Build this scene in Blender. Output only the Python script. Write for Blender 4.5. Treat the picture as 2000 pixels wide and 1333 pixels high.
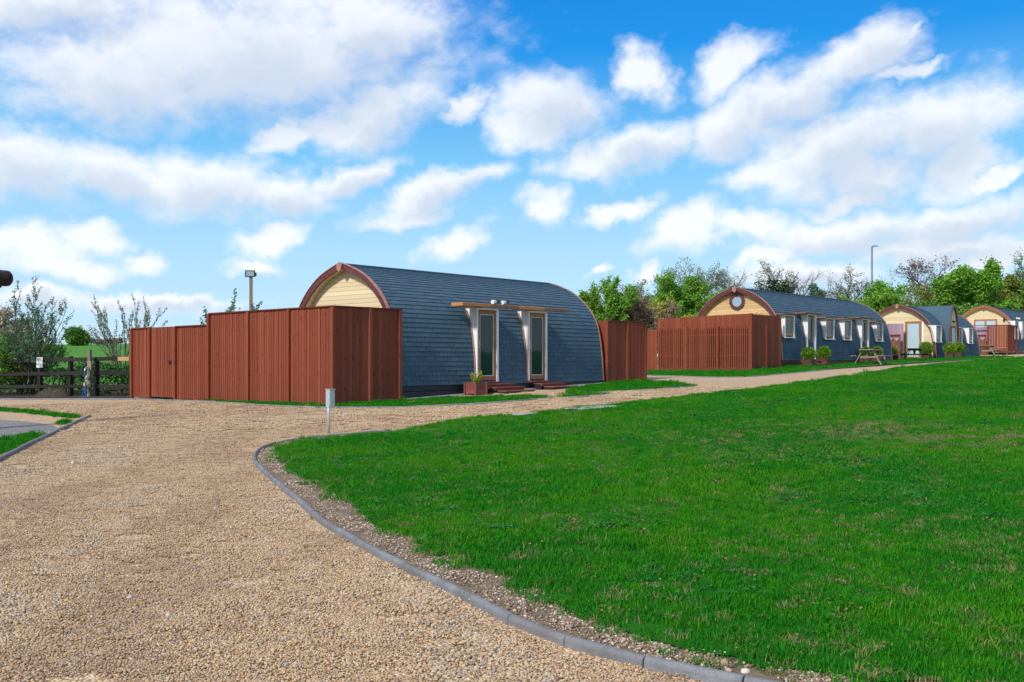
import bpy, bmesh, math, random
import numpy as np
from mathutils import Vector, Matrix

for o in list(bpy.data.objects): bpy.data.objects.remove(o, do_unlink=True)
scene = bpy.context.scene
COL = scene.collection
rad = math.radians

# ------------------------------------------------------------------ camera
F, CX, HY, CAMZ = 1850.0, 1000.0, 703.5, 1.432      # focal length in photo pixels, centre, horizon row, eye height
cam = bpy.data.cameras.new('camera'); cam_o = bpy.data.objects.new('camera', cam); COL.objects.link(cam_o)
cam.sensor_width = 36.0; cam.lens = 36.0 * F / 2000.0
cam.shift_y = (HY - 666.5) / 2000.0
cam.clip_start = 0.05; cam.clip_end = 6000
cam_o.location = (0, 0, CAMZ); cam_o.rotation_euler = (rad(90), 0, 0)
scene.camera = cam_o

# ------------------------------------------------------------------ light
U = np.array([0.6656, 0.7463]); V = np.array([0.7463, -0.6656])    # along the row of cabins / towards the drive
SUN_H = -U * 0.995 + V * 0.05; SUN_H /= np.linalg.norm(SUN_H)
SUN_EL = rad(40)
sun = bpy.data.lights.new('sun', 'SUN'); sun_o = bpy.data.objects.new('sun', sun); COL.objects.link(sun_o)
sun.energy = 3.6; sun.angle = rad(7.0); sun.color = (1.0, 0.95, 0.87)
sd = Vector((SUN_H[0] * math.cos(SUN_EL), SUN_H[1] * math.cos(SUN_EL), math.sin(SUN_EL)))
sun_o.rotation_euler = sd.to_track_quat('Z', 'Y').to_euler()
scene.view_settings.view_transform = 'Standard'; scene.view_settings.look = 'None'
scene.view_settings.exposure = 0.10; scene.view_settings.gamma = 1.0

world = bpy.data.worlds.new('World'); scene.world = world; world.use_nodes = True
WN, WL = world.node_tree.nodes, world.node_tree.links
WN.clear()
def wn(t, **k):
    n = WN.new(t)
    for a, b in k.items(): setattr(n, a, b)
    return n
def wmath(op, a, b=None, clamp=False):
    n = wn('ShaderNodeMath', operation=op, use_clamp=clamp)
    for i, v in enumerate((a, b)):
        if v is None: continue
        if isinstance(v, (int, float)): n.inputs[i].default_value = v
        else: WL.new(v, n.inputs[i])
    return n.outputs[0]
def wmix(fac, a, b):
    n = wn('ShaderNodeMix', data_type='RGBA'); 
    if isinstance(fac, (int, float)): n.inputs[0].default_value = fac
    else: WL.new(fac, n.inputs[0])
    for i, v in ((6, a), (7, b)):
        if isinstance(v, tuple): n.inputs[i].default_value = v
        else: WL.new(v, n.inputs[i])
    return n.outputs[2]
sky = wn('ShaderNodeTexSky', sky_type='NISHITA'); sky.sun_disc = False
sky.sun_elevation = SUN_EL; sky.sun_rotation = math.atan2(SUN_H[0], SUN_H[1])
sky.air_density = 1.0; sky.dust_density = 0.3; sky.ozone_density = 1.5
hs = wn('ShaderNodeHueSaturation'); hs.inputs['Saturation'].default_value = 1.1; hs.inputs['Value'].default_value = 1.0
WL.new(sky.outputs[0], hs.inputs['Color'])
geo = wn('ShaderNodeTexCoord'); sep = wn('ShaderNodeSeparateXYZ'); WL.new(geo.outputs['Generated'], sep.inputs[0])
az = wmath('ARCTAN2', sep.outputs[0], sep.outputs[1]); el = wmath('ARCSINE', sep.outputs[2])
cmb = wn('ShaderNodeCombineXYZ'); WL.new(az, cmb.inputs[0]); WL.new(el, cmb.inputs[1]); AE = cmb.outputs[0]
def noise(vec, scale, detail, rough, dist=0.0):
    n = wn('ShaderNodeTexNoise'); n.inputs['Scale'].default_value = scale; n.inputs['Detail'].default_value = detail
    n.inputs['Roughness'].default_value = rough; n.inputs['Distortion'].default_value = dist
    WL.new(vec, n.inputs['Vector']); return n
# wind-streaked coordinates so that the clouds lean up to the right
mp = wn('ShaderNodeMapping'); mp.inputs['Rotation'].default_value = (0, 0, rad(-24)); mp.inputs['Scale'].default_value = (1.0, 1.7, 1.0)
WL.new(AE, mp.inputs[0])
n1 = noise(mp.outputs[0], 9.0, 6.0, 0.56, 0.15)
n2 = noise(mp.outputs[0], 26.0, 5.0, 0.62, 0.2)
nz = wmath('ADD', wmath('MULTIPLY', wmath('SUBTRACT', n1.outputs[0], 0.5), 1.9), wmath('MULTIPLY', wmath('SUBTRACT', n2.outputs[0], 0.5), 1.1))
n3 = noise(AE, 14.0, 4.0, 0.6)
wv = wn('ShaderNodeVectorMath', operation='MULTIPLY_ADD')
WL.new(n3.outputs['Color'], wv.inputs[0]); wv.inputs[1].default_value = (0.10, 0.06, 0); WL.new(AE, wv.inputs[2]); AEw = wv.outputs[0]
# cloud banks: centre, half-axes (in photo pixels, turned into directions), tilt up to the right
CLOUDS = [(470,95,400,125,4),(230,150,230,85,0),(720,60,170,80,10),(740,215,150,62,18),(560,280,70,26,8),(640,250,90,40,15),
 (40,320,130,70,0),(220,335,130,52,-8),(390,355,150,58,-4),(550,375,110,38,4),(680,345,115,30,22),(190,462,75,25,4),(70,492,80,42,12),(120,525,90,25,0),
 (525,462,82,30,20),(490,516,66,17,4),(850,372,140,34,22),(920,345,75,22,26),(800,420,90,24,12),(880,478,78,28,22),(1090,205,125,64,0),(1040,245,90,40,0),
 (1250,140,55,50,20),(1150,310,80,36,6),(1240,290,120,44,14),(1064,400,48,42,20),(1200,410,70,20,14),(1430,125,95,42,24),(1420,245,110,62,18),
 (1540,200,150,58,22),(1690,110,125,48,22),(1780,70,52,13,35),(1760,150,70,14,14),(1620,290,170,70,18),(1810,250,140,72,6),(1500,345,95,32,12),
 (1700,340,110,44,0),(1660,385,90,18,8),(1340,445,85,42,20),(1460,445,100,27,0),(1660,450,180,40,4),(1860,430,150,34,10),(1820,485,150,28,4),
 (1500,505,82,24,16),(1560,540,120,30,0),(1270,528,44,18,18),(1160,536,34,12,16),(1960,490,90,26,10),(1950,345,60,14,20),
 (905,205,60,24,16),(300,590,180,16,2),(60,590,110,20,3),(640,590,60,14,10),(90,15,190,46,8),(1880,290,70,90,0),(270,510,50,25,10)]
fld = low = None
for (px, py, rx, ry, an) in CLOUDS:
    a0 = math.atan2(px - CX, F); e0 = math.atan2(HY - py, math.hypot(F, px - CX))
    m = wn('ShaderNodeMapping', vector_type='TEXTURE'); WL.new(AEw, m.inputs[0])
    m.inputs['Location'].default_value = (a0 + 0.05, e0 + 0.03, 0); m.inputs['Rotation'].default_value = (0, 0, rad(an))
    m.inputs['Scale'].default_value = (1.16 * rx / F, 1.16 * ry / F, 1)
    l = wn('ShaderNodeVectorMath', operation='LENGTH'); WL.new(m.outputs[0], l.inputs[0])
    fld = l.outputs['Value'] if fld is None else wmath('MINIMUM', fld, l.outputs['Value'])
    if rx > 100:
        d2 = wn('ShaderNodeVectorMath', operation='DISTANCE'); WL.new(m.outputs[0], d2.inputs[0]); d2.inputs[1].default_value = (0.1, -0.55, 0)
        low = d2.outputs['Value'] if low is None else wmath('MINIMUM', low, d2.outputs['Value'])
blob = wmath('SUBTRACT', 1.0, fld)
# beyond the banks listed above the same broken cloud goes on all round
big = noise(AE, 3.2, 3.0, 0.5)
gen = wmath('MULTIPLY', wmath('SUBTRACT', big.outputs[0], 0.47), 4.0)
dx = wmath('DIVIDE', wmath('ABSOLUTE', az), 0.62); dy = wmath('DIVIDE', el, 0.46)
outm = wmath('MULTIPLY', wmath('SUBTRACT', wmath('MAXIMUM', dx, dy), 0.85), 4.0, True)
gsel = wmath('MULTIPLY', wmath('ADD', gen, 1.0), outm)
base = wmath('MAXIMUM', blob, wmath('SUBTRACT', gsel, 1.0))
dens = wmath('ADD', wmath('MULTIPLY', base, 1.45), wmath('MULTIPLY', nz, 0.85))
ss = wn('ShaderNodeMapRange', interpolation_type='SMOOTHSTEP'); WL.new(dens, ss.inputs[0])
ss.inputs[1].default_value = -0.30; ss.inputs[2].default_value = 0.98
alpha = ss.outputs[0]
th = wn('ShaderNodeMapRange', interpolation_type='SMOOTHSTEP'); WL.new(wmath('ADD', wmath('SUBTRACT', 1.0, low), wmath('MULTIPLY', nz, -0.30)), th.inputs[0])
th.inputs[1].default_value = -0.02; th.inputs[2].default_value = 0.80
ccol = wmix(th.outputs[0], (9.6, 9.7, 9.9, 1), (6.5, 7.2, 8.4, 1))
grad = wn('ShaderNodeValToRGB'); WL.new(wmath('DIVIDE', el, 1.5), grad.inputs[0]); ge = grad.color_ramp.elements
for i, (p_, c_) in enumerate(((0.0, (6.0, 8.2, 9.7)), (0.07, (4.3, 7.3, 9.7)), (0.14, (1.9, 5.6, 9.4)), (0.21, (0.08, 3.0, 8.3)), (0.30, (0.02, 1.8, 6.8)), (1.0, (0.03, 0.9, 4.0)))):
    if i > 1: ge.new(p_)
    ge[i].position = p_; ge[i].color = (*[v / 10 for v in c_], 1)
gsc = wn('ShaderNodeVectorMath', operation='SCALE'); WL.new(grad.outputs[0], gsc.inputs[0]); gsc.inputs['Scale'].default_value = 10.0
skyc = wmix(0.92, hs.outputs[0], gsc.outputs[0])
fin = wmix(wmath('MULTIPLY', alpha, 0.90), skyc, ccol)
bg = wn('ShaderNodeBackground'); bg.inputs[1].default_value = 0.1; WL.new(fin, bg.inputs[0])
world.cycles.sampling_method = 'MANUAL'; world.cycles.sample_map_resolution = 512
wo = wn('ShaderNodeOutputWorld'); WL.new(bg.outputs[0], wo.inputs[0])

# ------------------------------------------------------------------ ground shape and photo-to-place helpers
GA, GB, QK = 0.026, 0.017, 1.05
def g(X, Y):
    q = GA * X + GB * Y
    return q if q < QK else QK + 0.68 * (q - QK)
def gn(X, Y):
    q = GA * np.asarray(X) + GB * np.asarray(Y)
    return np.where(q < QK, q, QK + 0.68 * (q - QK))
def gp(px, py):
    """where the line of sight through a photo pixel meets the sloping ground"""
    a = (px - CX) / F; b = (py - HY) / F; c = GA * a + GB
    t = CAMZ / (b + c)
    if t * c > QK: t = (CAMZ - 0.32 * QK) / (b + 0.68 * c)
    return np.array([a * t, t])
def at(px, py, Y): return Vector(((px - CX) / F * Y, Y, CAMZ - (py - HY) / F * Y))

# ------------------------------------------------------------------ object helpers
def tag(o, label=None, cat=None, group=None, kind=None):
    if label: o['label'] = label
    if cat: o['category'] = cat
    if group: o['group'] = group
    if kind: o['kind'] = kind
    return o
def empty(name, loc, rz=0.0, label=None, cat=None, group=None):
    o = bpy.data.objects.new(name, None); COL.objects.link(o); o.location = loc; o.rotation_euler = (0, 0, rz)
    o.empty_display_size = 0.2
    return tag(o, label, cat, group)
def link(name, me, parent=None, loc=None, rot=None, scale=None):
    o = bpy.data.objects.new(name, me); COL.objects.link(o)
    if parent: o.parent = parent
    if loc is not None: o.location = loc
    if rot is not None: o.rotation_euler = rot
    if scale is not None: o.scale = scale
    return o
class MB:
    def __init__(s): s.v = []; s.f = []; s.m = []
    def add(s, vs, fs, mi=0):
        n = len(s.v); s.v.extend([tuple(map(float, p)) for p in vs]); s.f.extend([tuple(i + n for i in f) for f in fs]); s.m.extend([mi] * len(fs)); return s
    def box(s, x0, x1, y0, y1, z0, z1, mi=0):
        return s.add([(x0,y0,z0),(x1,y0,z0),(x1,y1,z0),(x0,y1,z0),(x0,y0,z1),(x1,y0,z1),(x1,y1,z1),(x0,y1,z1)],
                     [(0,3,2,1),(4,5,6,7),(0,1,5,4),(1,2,6,5),(2,3,7,6),(3,0,4,7)], mi)
    def bar(s, p, q, w, h, up=(0,0,1), mi=0):
        p, q = Vector(p), Vector(q); d = (q - p).normalized(); up = Vector(up)
        if abs(d.dot(up)) > 0.98: up = Vector((1,0,0))
        r = d.cross(up).normalized() * (w / 2); t = r.cross(d).normalized() * (h / 2)
        vs = [p-r-t, p+r-t, p+r+t, p-r+t, q-r-t, q+r-t, q+r+t, q-r+t]
        return s.add(vs, [(0,1,2,3),(7,6,5,4),(0,4,5,1),(1,5,6,2),(2,6,7,3),(3,7,4,0)], mi)
    def tube(s, pts, rs, n=8, cap=True, mi=0):
        pts = [Vector(p) for p in pts]
        if not hasattr(rs, '__len__'): rs = [rs] * len(pts)
        rings = []; ref = Vector((0.13, 0.27, 0.95)).normalized()
        for i, p in enumerate(pts):
            d = (pts[min(i+1, len(pts)-1)] - pts[max(i-1, 0)]).normalized()
            rf = ref if abs(d.dot(ref)) < 0.95 else Vector((1,0,0))
            a = d.cross(rf).normalized(); b = d.cross(a)
            rings.append([p + (a*math.cos(2*math.pi*k/n) + b*math.sin(2*math.pi*k/n))*rs[i] for k in range(n)])
        fs = []
        for i in range(len(pts)-1):
            for k in range(n): fs.append((i*n+k, i*n+(k+1)%n, (i+1)*n+(k+1)%n, (i+1)*n+k))
        if cap: fs.append(tuple(range(n))[::-1]); fs.append(tuple((len(pts)-1)*n+k for k in range(n)))
        return s.add([v for r in rings for v in r], fs, mi)
    def prism(s, poly, a, b, axis=0, mi=0):
        """2-D outline (in the two other axes) drawn out from a to b along axis"""
        n = len(poly)
        def mk(p, t):
            return (t, p[0], p[1]) if axis == 0 else ((p[0], t, p[1]) if axis == 1 else (p[0], p[1], t))
        vs = [mk(p, a) for p in poly] + [mk(p, b) for p in poly]
        fs = [tuple(range(n))[::-1], tuple(range(n, 2*n))] + [(i, (i+1)%n, n+(i+1)%n, n+i) for i in range(n)]
        return s.add(vs, fs, mi)
    def mesh(s, name, mats, smooth=False, bevel=0.0):
        me = bpy.data.meshes.new(name); me.from_pydata(s.v, [], s.f)
        if not isinstance(mats, (list, tuple)): mats = [mats]
        for m in mats: me.materials.append(m)
        if len(mats) > 1: me.polygons.foreach_set('material_index', s.m)
        bm = bmesh.new(); bm.from_mesh(me); bmesh.ops.recalc_face_normals(bm, faces=bm.faces)
        if bevel: bmesh.ops.bevel(bm, geom=list(bm.edges), offset=bevel, segments=1, affect='EDGES', clamp_overlap=True)
        bm.to_mesh(me); bm.free()
        if smooth: me.polygons.foreach_set('use_smooth', [True]*len(me.polygons))
        me.update(); return me
    def build(s, name, mats, parent=None, loc=None, rot=None, smooth=False, bevel=0.0):
        return link(name, s.mesh(name, mats, smooth, bevel), parent, loc, rot)
def np_mesh(name, verts, faces_flat, nper, mat, smooth=False):
    """fast mesh from arrays: all faces have nper corners"""
    me = bpy.data.meshes.new(name); verts = np.asarray(verts, dtype=np.float32); ff = np.asarray(faces_flat, dtype=np.int32).ravel()
    nf = len(ff) // nper
    me.vertices.add(len(verts)); me.vertices.foreach_set('co', verts.ravel())
    me.loops.add(len(ff)); me.loops.foreach_set('vertex_index', ff)
    me.polygons.add(nf); me.polygons.foreach_set('loop_start', np.arange(nf, dtype=np.int32) * nper)
    me.polygons.foreach_set('loop_total', np.full(nf, nper, dtype=np.int32))
    me.polygons.foreach_set('use_smooth', np.full(nf, bool(smooth), dtype=bool))
    me.materials.append(mat); me.update(calc_edges=True); me.validate(); return me

# ------------------------------------------------------------------ materials
class NT:
    def __init__(s, name):
        s.m = bpy.data.materials.new(name); s.m.use_nodes = True; s.n = s.m.node_tree.nodes; s.l = s.m.node_tree.links
        s.b = s.n['Principled BSDF']; s.tc = None
    def node(s, t, **k):
        n = s.n.new(t)
        for a, b in k.items(): setattr(n, a, b)
        return n
    def put(s, sock, v):
        if isinstance(v, bpy.types.NodeSocket): s.l.new(v, sock)
        elif isinstance(v, tuple) and len(v) == 3 and sock.type == 'RGBA': sock.default_value = (*v, 1)
        else: sock.default_value = v
    def coord(s, which='Object', scale=(1,1,1), world=False):
        if world:
            g_ = s.node('ShaderNodeNewGeometry'); src = g_.outputs['Position']
        else:
            if s.tc is None: s.tc = s.node('ShaderNodeTexCoord')
            src = s.tc.outputs[which]
        mp = s.node('ShaderNodeMapping'); s.l.new(src, mp.inputs[0]); mp.inputs['Scale'].default_value = scale; return mp.outputs[0]
    def noise(s, vec, scale, detail=4, rough=0.5, dist=0.0):
        n = s.node('ShaderNodeTexNoise'); s.l.new(vec, n.inputs['Vector']); n.inputs['Scale'].default_value = scale
        n.inputs['Detail'].default_value = detail; n.inputs['Roughness'].default_value = rough; n.inputs['Distortion'].default_value = dist
        return n.outputs[0]
    def voro(s, vec, scale, feature='F1'):
        n = s.node('ShaderNodeTexVoronoi', feature=feature); s.l.new(vec, n.inputs['Vector']); n.inputs['Scale'].default_value = scale; return n
    def ramp(s, fac, stops, interp='LINEAR'):
        n = s.node('ShaderNodeValToRGB'); s.l.new(fac, n.inputs[0]); e = n.color_ramp.elements; n.color_ramp.interpolation = interp
        while len(e) < len(stops): e.new(0.5)
        for i, (p, c) in enumerate(stops): e[i].position = p; e[i].color = (*c, 1) if len(c) == 3 else c
        return n.outputs[0]
    def mix(s, fac, a, b, mode='MIX'):
        n = s.node('ShaderNodeMix', data_type='RGBA', blend_type=mode); s.put(n.inputs[0], fac); s.put(n.inputs[6], a); s.put(n.inputs[7], b); return n.outputs[2]
    def math(s, op, a, b=None, clamp=False):
        n = s.node('ShaderNodeMath', operation=op, use_clamp=clamp); s.put(n.inputs[0], a)
        if b is not None: s.put(n.inputs[1], b)
        return n.outputs[0]
    def rng(s, v, a, b, c=0.0, d=1.0):
        n = s.node('ShaderNodeMapRange'); s.put(n.inputs[0], v)
        for i, x in enumerate((a, b, c, d)): n.inputs[i+1].default_value = x
        return n.outputs[0]
    def bump(s, h, strength, dist, prev=None):
        n = s.node('ShaderNodeBump'); s.l.new(h, n.inputs['Height']); n.inputs['Strength'].default_value = strength; n.inputs['Distance'].default_value = dist
        if prev: s.l.new(prev, n.inputs['Normal'])
        s.l.new(n.outputs[0], s.b.inputs['Normal']); return n.outputs[0]
    def island(s): return s.node('ShaderNodeNewGeometry').outputs['Random Per Island']
    def orand(s): return s.node('ShaderNodeObjectInfo').outputs['Random']
    def out(s, col=None, rough=0.7, metal=0.0, spec=None):
        if col is not None: s.put(s.b.inputs['Base Color'], col)
        s.put(s.b.inputs['Roughness'], rough); s.put(s.b.inputs['Metallic'], metal)
        if spec is not None: s.put(s.b.inputs['Specular IOR Level'], spec)
        return s.m
def plain(name, col, rough=0.6, metal=0.0, var=0.12, nscale=9.0, spec=None):
    t = NT(name); n = t.noise(t.coord(), nscale, 5, 0.6)
    d = tuple(c * (1 - var * 1.6) for c in col); b = tuple(min(1, c * (1 + var)) for c in col)
    t.bump(n, 0.15, 0.01)
    return t.out(t.ramp(n, [(0.3, d), (0.7, b)]), rough, metal, spec)
def wood(name, dark, mid, light, grain_axis=2, rough=0.75, knots=True, scale=1.0):
    t = NT(name); sc = [14*scale]*3; sc[grain_axis] = 0.9*scale
    r = t.orand()
    off = t.node('ShaderNodeCombineXYZ')
    for i in range(3): t.l.new(t.math('MULTIPLY', r, 37.0 + 11*i), off.inputs[i])
    vm = t.node('ShaderNodeVectorMath', operation='ADD'); t.l.new(t.coord(scale=tuple(sc)), vm.inputs[0]); t.l.new(off.outputs[0], vm.inputs[1])
    n = t.noise(vm.outputs[0], 2.2, 8, 0.62, 0.7)
    c = t.ramp(n, [(0.25, dark), (0.5, mid), (0.78, light)])
    c = t.mix(0.55, c, t.ramp(r, [(0.0, tuple(x*0.86 for x in mid)), (0.5, mid), (1.0, tuple(min(1, x*1.06) for x in light))]), 'MIX')
    if knots:
        s2 = [7.0*scale]*3; s2[grain_axis] = 3.2*scale
        vk = t.node('ShaderNodeVectorMath', operation='ADD'); t.l.new(t.coord(scale=tuple(s2)), vk.inputs[0]); t.l.new(off.outputs[0], vk.inputs[1])
        k = t.voro(vk.outputs[0], 1.0)
        c = t.mix(t.rng(k.outputs['Distance'], 0.05, 0.19, 0.75, 0.0), c, tuple(x*0.4 for x in dark))
    t.bump(n, 0.35, 0.006)
    return t.out(c, rough, spec=0.25)
M = {}
M['fence'] = wood('red brown fence stain', (0.140,0.030,0.015), (0.222,0.053,0.026), (0.30,0.084,0.043))
M['fence_h'] = wood('red brown rail stain', (0.09,0.018,0.012), (0.145,0.032,0.020), (0.20,0.05,0.032), grain_axis=0)
M['gate2'] = wood('weathered gate stain', (0.13,0.045,0.03), (0.20,0.075,0.05), (0.27,0.11,0.075))
M['lilac'] = wood('lilac boards', (0.26,0.18,0.23), (0.33,0.23,0.29), (0.40,0.29,0.35), knots=False)  # boards tinted lilac all over
M['tarred'] = wood('tarred fence timber', (0.012,0.010,0.009), (0.022,0.018,0.016), (0.04,0.033,0.03), grain_axis=0, knots=False)
M['tarred_v'] = wood('tarred post timber', (0.012,0.010,0.009), (0.022,0.018,0.016), (0.04,0.033,0.03), knots=False)
M['greywood'] = wood('weathered grey timber', (0.16,0.13,0.10), (0.27,0.22,0.17), (0.38,0.32,0.25), grain_axis=0, knots=False)
M['greywood_v'] = wood('weathered post timber', (0.12,0.10,0.07), (0.2,0.17,0.12), (0.29,0.25,0.19), knots=False)
M['newwood'] = wood('fresh sawn timber', (0.36,0.20,0.10), (0.5,0.3,0.16), (0.6,0.38,0.22), grain_axis=0)
M['cedar'] = wood('sunlit orange stained timber', (0.42,0.15,0.045), (0.56,0.22,0.07), (0.66,0.29,0.11), grain_axis=0, knots=False)
M['cedar_d'] = wood('brown and shaded stained timber', (0.20,0.085,0.04), (0.28,0.12,0.06), (0.36,0.165,0.085), grain_axis=0, knots=False)
M['cedar_v'] = wood('stained door timber', (0.25,0.095,0.04), (0.35,0.145,0.065), (0.44,0.2,0.095), knots=False)
M['barge'] = plain('maroon painted timber', (0.13,0.030,0.032), 0.5, var=0.3)
M['barge_l'] = plain('pink brown trim', (0.42,0.21,0.15), 0.55, var=0.2)
M['deckred'] = wood('red brown decking', (0.14,0.045,0.035), (0.21,0.068,0.052), (0.28,0.1,0.078), grain_axis=0, knots=False)
M['cream'] = wood('cream painted boards', (0.66,0.52,0.30), (0.74,0.60,0.37), (0.80,0.67,0.44), grain_axis=1, knots=False)
M['pine'] = wood('varnished pine boards', (0.52,0.30,0.12), (0.66,0.43,0.20), (0.75,0.53,0.28), grain_axis=1)
M['white'] = plain('white paint', (0.80,0.80,0.80), 0.5, var=0.04)
M['navy'] = plain('dark navy boards', (0.010,0.016,0.028), 0.55, var=0.4)
M['brownboard'] = plain('brown skirting boards', (0.11,0.045,0.038), 0.6, var=0.3)
M['concrete'] = plain('pale concrete', (0.46,0.45,0.43), 0.9, var=0.2)
M['black'] = plain('black plastic', (0.012,0.012,0.014), 0.45, var=0.3)
M['blackwood'] = plain('black painted timber', (0.012,0.011,0.012), 0.6, var=0.4)
M['whiteplastic'] = plain('white plastic', (0.8,0.8,0.8), 0.35, var=0.03)
M['brass'] = plain('brass', (0.6,0.42,0.18), 0.35, 1.0)
M['steel'] = plain('galvanised steel', (0.56,0.60,0.63), 0.42, 0.4, var=0.1, nscale=25)
M['steel_d'] = plain('grey lamp steel', (0.22,0.27,0.28), 0.5, 0.3)
M['blue'] = plain('blue hose rubber', (0.015,0.12,0.42), 0.4)
M['beige'] = plain('beige lagging foam', (0.55,0.45,0.26), 0.8)
M['bark'] = plain('bark', (0.085,0.07,0.055), 0.95, var=0.4, nscale=5)
M['twig'] = plain('grey brown twigs', (0.203,0.169,0.142), 0.95, var=0.3, nscale=2)
M['twig_p'] = plain('purple brown twigs', (0.176,0.115,0.115), 0.95, var=0.3, nscale=2)
M['twig_g'] = plain('olive twigs', (0.203,0.189,0.101), 0.95, var=0.3, nscale=2)
M['loghide'] = plain('dark log timber', (0.035,0.018,0.016), 0.85, var=0.5)
def slate():
    t = NT('blue grey felt shingle'); r1 = t.island(); r2 = t.orand()
    r = t.math('FRACT', t.math('ADD', r1, t.math('MULTIPLY', r2, 7.13)))
    n = t.noise(t.coord(world=True), 1.3, 4, 0.6); gr = t.noise(t.coord(world=True), 140, 2, 0.6)
    c = t.ramp(r, [(0.0, (0.040,0.086,0.124)), (0.5, (0.052,0.104,0.146)), (1.0, (0.066,0.122,0.168))])
    c = t.mix(t.rng(n, 0.3, 0.7, 0.0, 0.4), c, (0.076,0.125,0.162)); c = t.mix(t.rng(gr, 0.3, 0.7, 0.0, 0.35), c, (0.082,0.142,0.19))
    t.bump(gr, 0.3, 0.003)
    return t.out(c, 0.85, spec=0.3)
M['slate'] = slate()
def glass(name, col, rough=0.04):
    t = NT(name); n = t.noise(t.coord(), 1.4, 2, 0.5)
    t.bump(n, 0.06, 0.02)
    return t.out(col, rough, spec=0.35)
M['glass'] = glass('dark window glass', (0.018,0.04,0.038))
M['frost'] = glass('frosted pale glass', (0.42,0.56,0.62), 0.35)
M['porthole'] = glass('pale porthole glass', (0.30,0.42,0.50), 0.2)
M['seal'] = plain('pale window seal', (0.55,0.62,0.60), 0.5, var=0.05)
def leaf(name, cols, trans=0.25, sp=0.2):
    t = NT(name); r = t.math('FRACT', t.math('ADD', t.island(), t.math('MULTIPLY', t.orand(), 5.7)))
    c = t.ramp(r, [(i / (len(cols) - 1), k) for i, k in enumerate(cols)])
    t.out(c, 0.65, spec=sp)
    tr = t.node('ShaderNodeBsdfTranslucent'); t.l.new(c, tr.inputs[0]); mx = t.node('ShaderNodeMixShader'); mx.inputs[0].default_value = trans
    t.l.new(t.b.outputs[0], mx.inputs[1]); t.l.new(tr.outputs[0], mx.inputs[2]); t.l.new(mx.outputs[0], t.n['Material Output'].inputs[0]); return t.m
M['leaf_bright'] = leaf('fresh green leaves', [(0.097,0.240,0.023),(0.162,0.380,0.035),(0.259,0.500,0.058)])
M['leaf_mid'] = leaf('mid green leaves', [(0.065,0.170,0.029),(0.130,0.280,0.038),(0.216,0.380,0.077)])
M['leaf_olive'] = leaf('olive green leaves', [(0.108,0.170,0.029),(0.194,0.260,0.038),(0.302,0.340,0.067)])
M['leaf_yellow'] = leaf('yellow green buds', [(0.259,0.300,0.038),(0.432,0.440,0.058),(0.605,0.540,0.096)])
M['leaf_dark'] = leaf('dark ivy leaves', [(0.014,0.048,0.014),(0.030,0.078,0.022),(0.048,0.108,0.030)])
M['leaf_hedge'] = leaf('hedge leaves', [(0.019,0.072,0.022),(0.048,0.136,0.035),(0.104,0.256,0.048)])
M['leaf_blue'] = leaf('blue green leaves', [(0.065,0.170,0.096),(0.097,0.240,0.134),(0.173,0.320,0.173)])
M['leaf_grey'] = leaf('silvery opening leaves', [(0.160,0.208,0.144),(0.256,0.304,0.208),(0.352,0.384,0.272)])
M['leaf_brown'] = leaf('brown catkins', [(0.22,0.17,0.10),(0.32,0.26,0.16),(0.40,0.35,0.22)])
M['leaf_purple'] = leaf('purple brown leaves', [(0.130,0.070,0.067),(0.194,0.110,0.106),(0.259,0.170,0.154)])
M['blossom'] = leaf('pale pink blossom', [(0.5,0.36,0.3),(0.62,0.48,0.4),(0.4,0.34,0.2)])
M['leaf_ball'] = leaf('clipped box leaves', [(0.088,0.208,0.013),(0.176,0.336,0.019),(0.288,0.448,0.032)])
M['leaf_gold'] = leaf('yellow green variegated leaves', [(0.3,0.34,0.02),(0.45,0.46,0.05),(0.16,0.26,0.03)])
M['flower_y'] = leaf('yellow petals', [(0.5,0.32,0.02),(0.65,0.42,0.03),(0.3,0.3,0.03)])
M['grassblade'] = leaf('lawn blades', [(0.012,0.150,0.004),(0.022,0.222,0.005),(0.043,0.295,0.008),(0.095,0.33,0.012)], 0.3, 0.08)
M['grassblade2'] = leaf('blueish lawn blades', [(0.011,0.145,0.006),(0.02,0.22,0.009),(0.036,0.28,0.015)], 0.3, 0.08)
M['grassblade3'] = leaf('yellowish lawn blades', [(0.032,0.20,0.005),(0.06,0.28,0.007),(0.11,0.34,0.012)], 0.3, 0.08)
M['deadleaf'] = leaf('brown litter', [(0.10,0.06,0.03),(0.2,0.12,0.06),(0.3,0.2,0.1),(0.05,0.14,0.02)], 0.1)
M['straw'] = leaf('dry straw blades', [(0.13,0.16,0.03),(0.26,0.23,0.08),(0.36,0.30,0.15),(0.05,0.19,0.02)], 0.2)
M['weed'] = leaf('clover leaves', [(0.016,0.15,0.015),(0.026,0.20,0.022),(0.05,0.25,0.035)], 0.2)
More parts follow.
